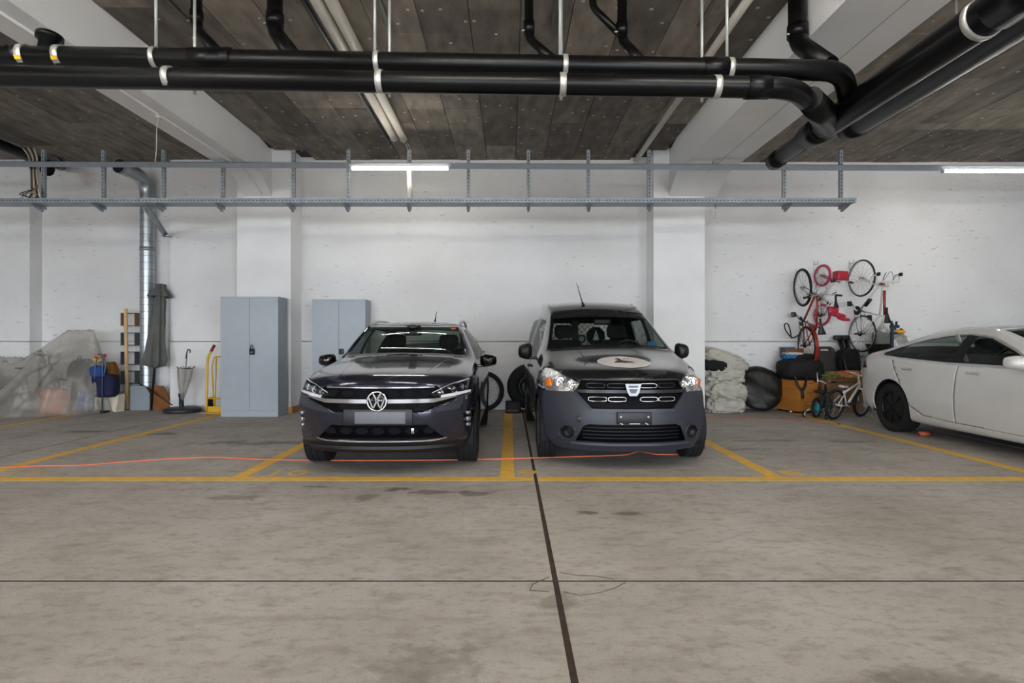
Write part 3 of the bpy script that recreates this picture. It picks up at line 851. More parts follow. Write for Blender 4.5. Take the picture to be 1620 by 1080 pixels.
def strip(root, name, m, bvh, pts, h, th=.012, off=.004, n=24, label=None):
    """bar laid over the nose along (x, z) points; h = height or list of heights"""
    path = []
    for i in range(n + 1):
        t = i / n * (len(pts) - 1); k = min(int(t), len(pts) - 2); u = t - k
        path.append((lerp(pts[k][0], pts[k + 1][0], u), lerp(pts[k][1], pts[k + 1][1], u), lerp(h[k], h[k + 1], u) if isinstance(h, (list, tuple)) else h))
    rows = []
    for x, z, hh in path:
        y = snap(bvh, x, z, off)
        rows.append([Vector((x, y - th, z - hh / 2)), Vector((x, y - th, z + hh / 2)), Vector((x, y + .03, z + hh / 2)), Vector((x, y + .03, z - hh / 2))])
    b = MB(); b.grid(rows, False, True); b.f += [(0, 1, 2, 3), tuple(len(b.v) - 4 + i for i in range(4))]; b.sm += [False, False]
    o = b.build(name, m, root, True)
    if label: o['label'] = label
    return o
def under(root, L, w, z0=.16, z1=.3):
    part('underbody', M_dark, root, lambda b: b.bb((-w, .5, z0), (w, L - .5, z1)), True)

# ---------------------------------------------------------------- crossover
def crossover(name, label, loc, rotz, paint, plain=False, glass_m=None):
    root = thing(name, label, 'car', loc, (0, 0, rotz))
    low = [.82, .865, .878, .878]
    st = [([.34, .36, .37, .37, .39, .42, .50], [.70, .80, .835, .84, .825, .80, .735], [.215, .31, .50, .66, .79, .875, .925], .03),
          (.66, [.80, .86, .88, .88, .868, .83, .73], [.20, .29, .50, .66, .83, .925, .965], .045),
          (1.0, low + [.87, .82, .72], [.19, .28, .5, .68, .87, .975, 1.012], .045),
          (1.39, low + [.862, .80, .71], [.19, .28, .5, .7, .94, 1.035, 1.06], .035),
          (1.70, low + [.852, .775, .665], [.19, .28, .5, .7, .965, 1.13, 1.25], .035),
          (2.05, low + [.85, .745, .588], [.19, .28, .5, .7, .985, 1.23, 1.45], .035),
          (2.42, low + [.85, .735, .57], [.19, .28, .5, .7, .995, 1.26, 1.49], .035),
          (2.95, low + [.85, .73, .565], [.19, .28, .5, .7, 1.0, 1.26, 1.485], .035),
          (3.4, low + [.85, .72, .55], [.19, .28, .5, .7, 1.01, 1.25, 1.44], .035),
          (3.8, low + [.845, .71, .54], [.2, .29, .5, .7, 1.03, 1.2, 1.32], .03),
          (4.05, [.8, .85, .87, .87, .82, .74, .64], [.22, .3, .5, .7, .98, 1.08, 1.13], .02),
          ([4.05, 4.1, 4.14, 4.15, 4.12, 4.08, 4.05], [.7, .78, .82, .83, .79, .72, .62], [.26, .33, .52, .7, .95, 1.03, 1.07], .02)]
    bm = car_mesh(st, [.20, .31, .365, .355, .345, .35, .36], [.05, .12, .14, .13, .1, .1, .08])
    car = Car(bm)
    bvh = BVHTree.FromBMesh(bm)
    gl = glass_m or M_glassc
    ax = (.84, 3.41)
    nose = lambda c: c.y < .75
    if not plain:
        # lower fascia and grilles
        car.panel('lower_lip', M_black, 'F', [(-.86, .15), (.86, .15), (.86, .30), (.62, .315), (-.62, .315), (-.86, .30)], lim=lambda c: c.y < .45)
        car.panel('lower_grille', mat('grille_black', (5, 5, 7), .4, spec=.08), 'F', [(-.60, .345), (.60, .345), (.44, .485), (-.44, .485)], depth=.035, lim=nose)
        car.panel('upper_grille', mat('grille_gloss', (4, 4, 6), .4, spec=.07), 'F', [(-.40, .60), (.40, .60), (.70, .715), (.52, .835), (-.52, .835), (-.70, .715)], depth=.006, lim=nose)
        car.panel('headlight_housing', M_gloss, 'F', [(.455, .758), (.56, .725), (.83, .757), (.845, .895), (.78, .893)], True, depth=.03, lim=lambda c: c.y < .62)
        car.panel('fog_lamp_pocket', M_gloss, 'F', [(.765, .575), (.80, .60), (.85, .59), (.85, .43), (.81, .40), (.76, .52)], True, depth=.015, lim=lambda c: c.y < .6)
    ws = lambda c: 1.15 < c.y < 2.25
    car.panel('windscreen_frame', M_gloss, 'F', [(-.70, 1.07), (-.35, 1.103), (.35, 1.103), (.70, 1.07), (.585, 1.45), (.3, 1.478), (-.3, 1.478), (-.585, 1.45)], lim=ws)
    car.panel('windscreen', gl, 'F', [(-.66, 1.095), (-.35, 1.118), (.35, 1.118), (.66, 1.095), (.555, 1.43), (.3, 1.455), (-.3, 1.455), (-.555, 1.43)], lim=ws)
    car.panel('side_window', M_glassd, 'R', [(1.55, 1.03), (2.08, 1.385), (2.42, 1.42), (2.44, 1.03)], True, lim=lambda c: abs(c.x) > .55)
    car.panel('side_window', M_glassd, 'R', [(2.52, 1.03), (2.50, 1.42), (3.1, 1.4), (3.35, 1.34), (3.45, 1.06)], True, lim=lambda c: abs(c.x) > .55)
    car.panel('rear_window', M_glassd, 'T', [(-.52, 3.46), (.52, 3.46), (.56, 3.95), (-.56, 3.95)], lim=lambda c: c.z > 1.0)
    for y in ax:
        ring = circ(y, .335, .43, 30)
        car.panel('arch_trim', M_black, 'R', ring, True, lim=lambda c: abs(c.x) > .6, nmin=.2)
        car.cut('R', circ(y, .335, .365, 30), lambda c: c.x > .5)
        car.cut('L', circ(y, .335, .365, 30), lambda c: c.x < -.5)
    out = car.finish(root, 'body', paint, M_trimlight)
    wheels(root, .325, .21, .225, M_rimdark, ax, .765)
    wheel_wells(root, ax, .37, .84)
    under(root, 4.2, .55)
    # cabin
    part('dashboard', M_black, root, lambda b: (b.rbox((0, 1.48, .95), (1.3, .42, .18), .06), b.rbox((.36, 1.62, 1.05), (.4, .2, .08), .04)), True)
    for x in (-.36, .36): seat(root, x, 2.3, .58)
    b = MB(); b.rbox((0, 3.1, .5), (1.25, .5, .2), .06); b.rbox((0, 3.38, .85), (1.25, .15, .6), .06, (-.25, 0, 0)); b.build('rear_seat', M_seat, root, True)
    steering(root, .36, 1.86, .98)
    part('rear_view_mirror', M_black, root, lambda b: (b.rbox((.0, 1.93, 1.36), (.22, .04, .07), .02), b.rbox((0, 1.93, 1.43), (.1, .1, .05), .02)), True)
    for x in (-.3, .3): part('sun_visor', M_trimlight, root, lambda b: b.rbox((x, 2.06, 1.425), (.42, .14, .015), .006, (-.25, 0, 0)), True)
    for sg in (-1, 1):
        mirror(root, sg * .83, 1.52, 1.03, sg, M_gloss, .2, .15, .13, .02)
        part('roof_rail', M_steel, root, lambda b: b.tube(smooth_path([(sg * .565, 2.1, 1.43), (sg * .565, 2.3, 1.50), (sg * .56, 2.7, 1.525), (sg * .55, 3.2, 1.51), (sg * .54, 3.5, 1.42)], 6), .018, 8), True)
    part('antenna', M_black, root, lambda b: b.tube([(.1, 3.2, 1.5), (.1, 3.32, 1.6), (.1, 3.42, 1.70)], [.02, .008, .003], 8), True)
    if plain: return root
    # hood creases, grille bars, lamps, emblem, plate
    strip(root, 'chrome_bar', M_chrome, bvh, [(-.70, .735), (-.5, .706), (-.095, .706)], [.012, .036, .036], .01, .012, 20)
    strip(root, 'chrome_bar', M_chrome, bvh, [(.095, .706), (.5, .706), (.70, .735)], [.036, .036, .012], .01, .012, 20)
    strip(root, 'chrome_line', M_chrome, bvh, [(-.5, .826), (.5, .826)], .01, .004, .0, 24)
    strip(root, 'lower_trim', M_chrome, bvh, [(-.61, .352), (-.5, .333), (.5, .333), (.61, .352)], .012, .01, .0, 30)
    strip(root, 'skid_edge', M_black, bvh, [(-.72, .27), (.72, .27)], .03, .02, .0, 24)
    for row_, zc, xs_ in ((0, .775, [-.42, -.28, -.14, .14, .28, .42]), (1, .66, [-.3, -.15, 0, .15, .3]), (2, .43, [-.45, -.3, -.15, .0, .15, .3, .45])):
        for x in xs_:
            y = snap(bvh, x, zc, -.002 if row_ < 2 else -.028)
            part('grille_cell', mat('grille_cell', (8, 8, 12), .55, spec=.08), root, lambda b: b.prism([(x - .065, zc), (x - .03, zc + .03), (x + .03, zc + .03), (x + .065, zc), (x + .03, zc - .03), (x - .03, zc - .03)], y - .006, y + .02), True)
    for sg in (-1, 1):
        # projector units, light guide and clear lens
        for x, z, r in ((.555, .775, .03), (.655, .80, .034), (.735, .815, .03)):
            y = snap(bvh, sg * x, z, -.026)
            part('projector_lamp', M_reflect, root, lambda b: b.lathe([(r, -.02), (r * .8, .008), (.004, .018)], (sg * x, y, z), 'y', 20), True)
        strip(root, 'light_guide', mat('light_guide', (205, 208, 214), .25), bvh, [(sg * .56, .737), (sg * .70, .755), (sg * .82, .772)], [.02, .028, .02], .006, -.008, 14)
        strip(root, 'light_guide', mat('light_guide', (205, 208, 214), .25), bvh, [(sg * .47, .768), (sg * .64, .845), (sg * .80, .885)], [.006, .008, .01], .004, -.004, 14)
        for z, hh in ((.565, .035), (.505, .045), (.45, .035)):
            part('fog_lamp', mat('fog_reflector', (150, 152, 156), .25, metal=.7), root, lambda b: b.rbox((sg * .80, snap(bvh, sg * .80, z, -.004), z), (.05, .03, hh), .01, (0, 0, sg * .8)), True)
    y = snap(bvh, 0, .565, .012)
    part('plate_holder', M_black, root, lambda b: b.rbox((.01, y, .563), (.70 * .9, .02, .15), .008), True)
    o = part('number_plate', M_plate, root, lambda b: b.rbox((.03, y - .012, .56), (.46, .008, .11), .004), True)
    o['label'] = 'smudged grey number plate without readable characters'
    ye = snap(bvh, 0, .708, .022)
    em = part('emblem', M_gloss, root, lambda b: b.lathe([(.001, -.006), (.082, -.004), (.084, .03)], (0, ye, .708), 'y', 40), True)
    def vw(b):
        b.lathe([(.080, -.018), (.092, -.018), (.094, -.004), (.078, -.004)], (0, ye, .708), 'y', 48, True)
        def bar(p, q, w=.0125):
            p, q = Vector((p[0], 0, p[1])), Vector((q[0], 0, q[1])); d = q - p
            a = math.atan2(d.x, d.z)
            b.box((p + q) / 2 + Vector((0, ye - .011, .708)), (w, .014, d.length + .006), (0, a, 0))
        for sg in (-1, 1):
            bar((sg * .034, .072), (0, .004)); bar((sg * .072, .03), (sg * .034, -.068)); bar((sg * .034, -.068), (sg * .004, -.004))
    part('lettering', M_chrome, em, vw, True)
    part('radar_sensor', M_chrome, root, lambda b: b.rbox((.31, snap(bvh, .31, .42, -.02), .43), (.03, .02, .06), .008), True)
    part('windscreen_sticker', mat('orange_sticker', (206, 104, 30), .5), root, lambda b: b.rbox((.50, 1.985, 1.412), (.06, .004, .03), .002, (-1.05, 0, 0)), True)
    for sg in (-1, 1):
        rows = []
        hb = bvh
        for i in range(13):
            t = i / 12; x = sg * lerp(.50, .40, t); yy = lerp(1.22, .25, t)
            hit = hb.ray_cast(Vector((x, yy, 3)), Vector((0, 0, -1)))[0]
            hit2 = hb.ray_cast(Vector((x + sg * .02, yy, 3)), Vector((0, 0, -1)))[0]
            hit3 = hb.ray_cast(Vector((x - sg * .02, yy, 3)), Vector((0, 0, -1)))[0]
            rows.append([hit3 + Vector((0, 0, -.002)), hit + Vector((0, 0, .006)), hit2 + Vector((0, 0, -.002))])
        b = MB(); b.grid(rows); b.build('hood_crease', paint, root, True)
    part('wiper', M_black, root, lambda b: (b.tube([(-.5, 1.36, 1.085), (.05, 1.33, 1.105)], .01, 6), b.tube([(.1, 1.36, 1.10), (.58, 1.38, 1.085)], .01, 6)), True)
    return root

M_paintvw = mat('dark_grey_metallic_paint', (42, 43, 56), .16, metal=.55, var=.05, coat=.8)
crossover('crossover_car', 'dark grey crossover car with chrome grille bar and round emblem beside the yellow-edged bay', (-1.2, 5.15, 0), 0, M_paintvw)
M_paints = mat('silver_paint', (150, 152, 156), .25, metal=.5, var=.05, coat=.8)
# ---------------------------------------------------------------- van
def van():
    paint = mat('dark_brown_black_paint', (30, 29, 30), .14, metal=.35, var=.05, coat=.9)
    M_bump = mat('grey_bumper_plastic', (42, 44, 53), .42, var=.12, scale=40, bump=.06, bscale=300)
    root = thing('panel_van', 'black panel van with a white disc of a bird on its bonnet, grey plastic bumper', 'van', (1.185, 5.40, 0), (0, 0, math.radians(1.0)))
    low = [.81, .86, .872, .875]
    st = [([.36, .38, .40, .42, .46, .53, .60], [.70, .80, .84, .845, .835, .80, .735], [.19, .29, .47, .64, .78, .89, .955], .025),
          (.80, [.80, .86, .875, .878, .868, .83, .735], [.20, .29, .5, .68, .87, .99, 1.035], .035),
          (1.06, low + [.867, .81, .73], [.2, .29, .5, .68, .92, 1.05, 1.10], .035),
          (1.22, low + [.867, .80, .725], [.2, .29, .5, .7, .97, 1.09, 1.145], .03),
          (1.54, low + [.865, .775, .672], [.2, .29, .5, .7, 1.0, 1.2, 1.34], .035),
          (1.95, low + [.865, .765, .61], [.2, .29, .5, .7, 1.02, 1.33, 1.61], .04),
          (2.35, low + [.868, .79, .61], [.2, .29, .5, .7, 1.03, 1.41, 1.755], .04),
          (2.9, low + [.87, .81, .64], [.2, .29, .5, .7, 1.03, 1.43, 1.795], .04),
          (3.7, low + [.87, .81, .65], [.2, .29, .5, .7, 1.03, 1.43, 1.795], .04),
          (4.15, low + [.865, .80, .64], [.22, .3, .5, .7, 1.03, 1.43, 1.77], .03),
          ([4.28, 4.3, 4.3, 4.3, 4.29, 4.27, 4.22], [.76, .82, .85, .85, .84, .78, .62], [.28, .34, .5, .7, 1.03, 1.4, 1.68], .02)]
    bm = car_mesh(st, [.28, .355, .395, .395, .40, .42, .43], [.03] * 7)
    car = Car(bm); bvh = BVHTree.FromBMesh(bm)
    ax = (.80, 3.61)
    nose = lambda c: c.y < .85
    top = [(.87, .74), (.80, .755), (.60, .765), (.50, .80), (.50, .87), (.40, .885), (-.40, .885), (-.50, .87), (-.50, .80), (-.60, .765), (-.80, .755), (-.87, .74)]
    car.panel('bumper', M_bump, 'F', [(-.9, .12), (.9, .12)] + top, lim=lambda c: c.y < .62)
    car.panel('intake_grille', mat('grille_black', (6, 6, 9), .4, spec=.15), 'F', [(-.54, .285), (.54, .285), (.47, .435), (.42, .455), (-.42, .455), (-.47, .435)], depth=.05, lim=nose)
    car.panel('upper_grille', mat('grille_gloss', (4, 4, 6), .4, spec=.07), 'F', [(-.39, .605), (.39, .605), (.53, .765), (.48, .872), (-.48, .872), (-.53, .765)], depth=.02, lim=nose)
    car.panel('headlight_housing', M_reflect, 'F', [(.485, .835), (.56, .758), (.80, .752), (.865, .79), (.85, .90), (.80, .975), (.745, .985)], True, depth=.035, lim=lambda c: c.y < .95)
    car.panel('fog_pocket', M_black, 'F', circ(.615, .365, .062, 22), True, depth=.03, lim=nose)
    ws = lambda c: 1.1 < c.y < 2.3
    car.panel('windscreen_frame', M_gloss, 'F', [(-.715, 1.155), (-.35, 1.185), (.35, 1.185), (.715, 1.155), (.60, 1.595), (.3, 1.62), (-.3, 1.62), (-.60, 1.595)], lim=ws)
    car.panel('windscreen', M_glassc, 'F', [(-.675, 1.185), (-.35, 1.205), (.35, 1.205), (.675, 1.185), (.585, 1.535), (.3, 1.56), (-.3, 1.56), (-.585, 1.535)], lim=ws)
    car.panel('side_window', M_glassd, 'R', [(1.5, 1.06), (1.62, 1.24), (1.98, 1.52), (2.42, 1.56), (2.44, 1.06)], True, lim=lambda c: abs(c.x) > .55)
    car.panel('side_window', M_glassd, 'R', [(2.6, 1.08), (2.6, 1.56), (3.35, 1.56), (3.35, 1.08)], True, lim=lambda c: abs(c.x) > .55)
    car.panel('rear_window', M_glassc, 'B', [(-.60, 1.10), (-.05, 1.10), (-.05, 1.52), (-.10, 1.56), (-.52, 1.56), (-.60, 1.48)], lim=lambda c: c.y > 3.9)
    car.panel('rear_window', M_glassc, 'B', [(.05, 1.10), (.60, 1.10), (.60, 1.48), (.52, 1.56), (.10, 1.56), (.05, 1.52)], lim=lambda c: c.y > 3.9)
    car.panel('door_seam', M_dark, 'R', [(2.50, .35), (2.508, .35), (2.508, 1.6), (2.50, 1.6)], True, lim=lambda c: abs(c.x) > .55)
    car.panel('side_rub_strip', M_black, 'R', [(1.22, .50), (3.15, .50), (3.15, .58), (1.22, .58)], True, lim=lambda c: abs(c.x) > .6)
    for y in ax:
        car.panel('arch_trim', M_black, 'R', circ(y, .33, .41, 30), True, lim=lambda c: abs(c.x) > .6 and c.y > .55, nmin=.2)
        car.cut('R', circ(y, .33, .36, 30), lambda c: c.x > .5)
        car.cut('L', circ(y, .33, .36, 30), lambda c: c.x < -.5)
    out = car.finish(root, 'body', paint, M_dark)
    wheels(root, .318, .19, .205, M_rim, ax, .775)
    wheel_wells(root, ax, .365, .85)
    under(root, 4.3, .55)
    # nose details
    strip(root, 'grille_bar', mat('bar_black', (24, 26, 34), .25, coat=.4), bvh, [(-.525, .768), (.525, .768)], .03, .008, .0, 24)
    for zc, xs_ in ((.822, (-.345, -.15, .16, .345)), (.695, (-.335, -.15, .155, .335))):
        for x in xs_:
            w, h = .085, .02
            pts = []
            for i in range(25):
                a = 2 * PI * i / 24
                pts.append((x + math.copysign(abs(math.cos(a)) ** .5, math.cos(a)) * w, zc + math.copysign(abs(math.sin(a)) ** .5, math.sin(a)) * h))
            b = MB(); b.tube([Vector((p[0], snap(bvh, p[0], p[1], -.008), p[1])) for p in pts], .0055, 6)
            b.build('grille_slot', M_chrome if zc < .8 or x > .1 and x < .2 else mat('dim_chrome', (70, 72, 80), .2, metal=.8), root, True)
    for k in range(4):
        z = .318 + .034 * k
        strip(root, 'intake_slat', mat('slat_black', (22, 22, 26), .4), bvh, [(-.47, z), (.47, z)], .01, -.03, .0, 16)
    ye = snap(bvh, 0, .79, .02)
    def shield(s_, dz=0):
        return [(-.078 * s_, .79 + .055 * s_ + dz), (.078 * s_, .79 + .055 * s_ + dz), (.056 * s_, .79 - .03 * s_ + dz), (.035 * s_, .79 - .062 * s_ + dz), (-.035 * s_, .79 - .062 * s_ + dz), (-.056 * s_, .79 - .03 * s_ + dz)]
    em = part('emblem', mat('satin_chrome', (150, 152, 156), .25, metal=.9), root, lambda b: b.prism(shield(1.0), ye - .016, ye + .03), True)
    part('emblem_core', mat('brushed_emblem', (84, 86, 90), .35, metal=.8), em, lambda b: (b.prism(shield(.62, .004), ye - .021, ye - .01)), True)
    part('emblem_letters', M_chrome, em, lambda b: b.bb((-.05, ye - .024, .798), (.05, ye - .015, .808)), True)
    strip(root, 'bumper_split', M_dark, bvh, [(-.30, .585), (.30, .585)], .005, -.002, .004, 16)
    yp = snap(bvh, 0, .52, .018)
    ph = part('plate_holder', M_black, root, lambda b: b.rbox((.0, yp, .522), (.33, .03, .115), .006), True)
    for x in (-.13, .13): part('screw', M_white, ph, lambda b: b.lathe([(.001, -.006), (.009, -.004), (.009, .004)], (x, yp - .016, .535), 'y', 12), True)
    part('bracket_mark', M_white, ph, lambda b: (b.bb((-.05, yp - .017, .468), (.05, yp - .014, .474)), b.box((-.125, yp - .016, .471), (.03, .003, .006), (0, .4, 0)), b.box((.115, yp - .016, .471), (.03, .003, .006), (0, .4, 0))), True)
    for sg in (-1, 1):
        for x, z, r in ((.66, .85, .062), (.565, .83, .038)):
            y = snap(bvh, sg * x, z, -.03)
            part('reflector_bowl', M_chrome, root, lambda b: b.lathe([(r, -.012), (r * .8, .006), (r * .4, .012), (r * .3, -.012), (.002, -.016)], (sg * x, y, z), 'y', 24), True)
        y = snap(bvh, sg * .775, .83, -.018)
        part('turn_signal', M_amber, root, lambda b: b.rbox((sg * .775, y, .83), (.07, .02, .085), .012, (0, sg * .25, sg * .85)), True)
        part('fog_lamp', M_black, root, lambda b: b.lathe([(.052, .0), (.05, .02), (.002, .03)], (sg * .615, snap(bvh, sg * .615, .365, .0), .365), 'y', 22), True)
    strip(root, 'grille_surround', mat('surround_grey', (58, 60, 70), .35, var=.08), bvh, [(-.555, .79), (-.545, .755), (-.40, .588), (.40, .588), (.545, .755), (.555, .79)], [.02, .03, .03, .03, .03, .02], .012, .002, 60)
    strip(root, 'intake_lip', mat('surround_grey', (58, 60, 70), .35), bvh, [(-.58, .262), (.58, .262)], .022, .018, .0, 30)
    for sg in (-1, 1):
        part('fog_surround', M_bump, root, lambda b: b.tube([Vector((sg * .615 + .078 * math.cos(q * PI / 12), snap(bvh, sg * .615 + .078 * math.cos(q * PI / 12), .365 + .075 * math.sin(q * PI / 12), .0), .365 + .075 * math.sin(q * PI / 12))) for q in range(25)], .009, 6), True)
    part('tow_cap', M_bump, root, lambda b: b.lathe([(.001, -.004), (.034, -.003), (.036, .01)], (-.50, snap(bvh, -.50, .50, .0), .50), 'y', 24), True)
    # bonnet disc with bird
    def on_hood(x, y, up=.004):
        h = bvh.ray_cast(Vector((x, y, 3)), Vector((0, 0, -1)))[0]
        return h + Vector((0, 0, up))
    def patch(poly, n, up):
        xs_ = [p[0] for p in poly]; ys_ = [p[1] for p in poly]; tris = []; cx_, cy_ = sum(xs_) / len(poly), sum(ys_) / len(poly)
        rows = []
        for i in range(n + 1):
            t = i / n; rows.append([on_hood(lerp(cx_, p[0], t), lerp(cy_, p[1], t), up) for p in poly])
        return rows
    b = MB(); b.grid(patch(circ(.02, .56, .275, 48), 10, .004), True, True); d = b.build('bonnet_disc', mat('white_vinyl', (216, 210, 206), .4), root, True)
    sil = [(-.045, .70), (-.03, .73), (.0, .735), (.012, .70), (.015, .64), (.05, .60), (.11, .56), (.13, .50), (.04, .505), (.035, .485), (.0, .505), (-.09, .50), (-.075, .535), (-.065, .58), (-.03, .62), (-.02, .68)]
    b = MB(); b.grid(patch([(x + .0, y) for x, y in sil], 4, .006), True, True); b.build('bird_silhouette', mat('vinyl_grey', (56, 52, 50), .5), d, True)
    for x in (.06, .10):
        h = on_hood(x, .715, .006); part('red_mark', mat('vinyl_red', (186, 92, 66), .5), d, lambda b: b.box(h, (.028, .03, .002), (-.22, 0, 0)), True)
    # mirrors, antenna, wipers, handles
    for sg in (-1, 1):
        mirror(root, sg * .85, 1.55, 1.13, sg, M_black, .17, .19, .12, .03)
        part('door_handle', M_black, root, lambda b: b.rbox((sg * .885, 2.33, .93), (.03, .2, .035), .01), True)
        part('roof_channel', M_black, root, lambda b: b.tube([(sg * .58, 2.6, 1.765), (sg * .60, 3.0, 1.785), (sg * .61, 3.8, 1.785)], .014, 8), True)
    part('antenna', M_black, root, lambda b: b.tube([(-.16, 2.2, 1.73), (-.17, 2.26, 1.79), (-.21, 2.5, 2.06)], [.022, .008, .003], 8), True)
    part('wiper', M_black, root, lambda b: (b.tube([(-.55, 1.33, 1.185), (.05, 1.30, 1.215)], .011, 6), b.tube([(.1, 1.33, 1.21), (.6, 1.36, 1.19)], .011, 6)), True)
    # cabin: dash, seats, bulkhead mesh, stickers
    part('dashboard', M_black, root, lambda b: (b.rbox((0, 1.46, 1.05), (1.36, .42, .2), .06),), True)
    for x in (-.37, .37): seat(root, x, 2.25, .72)
    steering(root, .37, 1.84, 1.10)
    part('rear_view_mirror', M_black, root, lambda b: b.rbox((.03, 1.86, 1.50), (.22, .05, .075), .02), True)
    part('paper', M_white, root, lambda b: b.box((-.42, 1.36, 1.165), (.34, .06, .003), (.25, 0, 0)), True)
    part('parking_permit', mat('permit_blue', (42, 112, 170), .5), root, lambda b: b.box((.575, 1.50, 1.215), (.10, .004, .10), (-.9, 0, -.2)), True)
    b = MB(); zz = 1.10
    for k in range(26):
        for s_ in (-1, 1):
            x0 = -1.2 + k * .096; xa, xb = max(-.6, min(.6, x0)), max(-.6, min(.6, x0 + s_ * .6))
            if abs(xb - xa) > .02: b.tube([(xa, 4.12, .97 + abs(xa - x0)), (xb, 4.12, .97 + abs(xb - x0))], .004, 4)
    stuff(b.build('guard_mesh', mat('guard_wire', (60, 64, 60), .5), root, True))
    part('window_mullion', M_black, root, lambda b: b.bb((-.05, 4.2, .9), (.05, 4.26, 1.6)), True)
    M_let = mat('black_vinyl_letter', (14, 16, 14), .6)
    for ch, x, sz in (('d', -.50, .3), ('a', -.22, .3), ('o', .12, .3)):
        yb = bvh.ray_cast(Vector((x, 6, 1.33)), Vector((0, -1, 0)))[0].y
        text_obj('window_lettering', ch, sz, M_let, root, (x, yb + .006, 1.32), (PI / 2, 0, PI), True)
    yb = bvh.ray_cast(Vector((.36, 6, 1.33)), Vector((0, -1, 0)))[0].y + .006
    bird = [(.36, 1.45), (.37, 1.45), (.375, 1.40), (.40, 1.36), (.42, 1.27), (.31, 1.27), (.335, 1.36), (.355, 1.40)]
    outer = circ(.36, 1.34, .16, 32)
    # disc with the bird left clear, as a ring of quads between bird outline and rim
    def near(p, q): return (p[0] - q[0]) ** 2 + (p[1] - q[1]) ** 2
    inner = []
    for o_ in outer:
        a = math.atan2(o_[1] - 1.34, o_[0] - .36); best = None
        for i in range(len(bird)):
            p, q = bird[i], bird[(i + 1) % len(bird)]
            # ray from the centre
            dx, dz = math.cos(a), math.sin(a); ex, ez = q[0] - p[0], q[1] - p[1]
            den = dx * ez - dz * ex
            if abs(den) < 1e-9: continue
            t = ((p[0] - .36) * ez - (p[1] - 1.34) * ex) / den; u = ((p[0] - .36) * dz - (p[1] - 1.34) * dx) / den
            if t > 0 and -1e-6 <= u <= 1 + 1e-6 and (best is None or t < best): best = t
        best = min(best or .02, .15); inner.append((.36 + best * math.cos(a), 1.34 + best * math.sin(a)))
    b = MB(); b.grid([[Vector((x, yb, z)) for x, z in outer], [Vector((x, yb, z)) for x, z in inner]], False, True); b.build('window_emblem', M_let, root, True)
    return root
van()
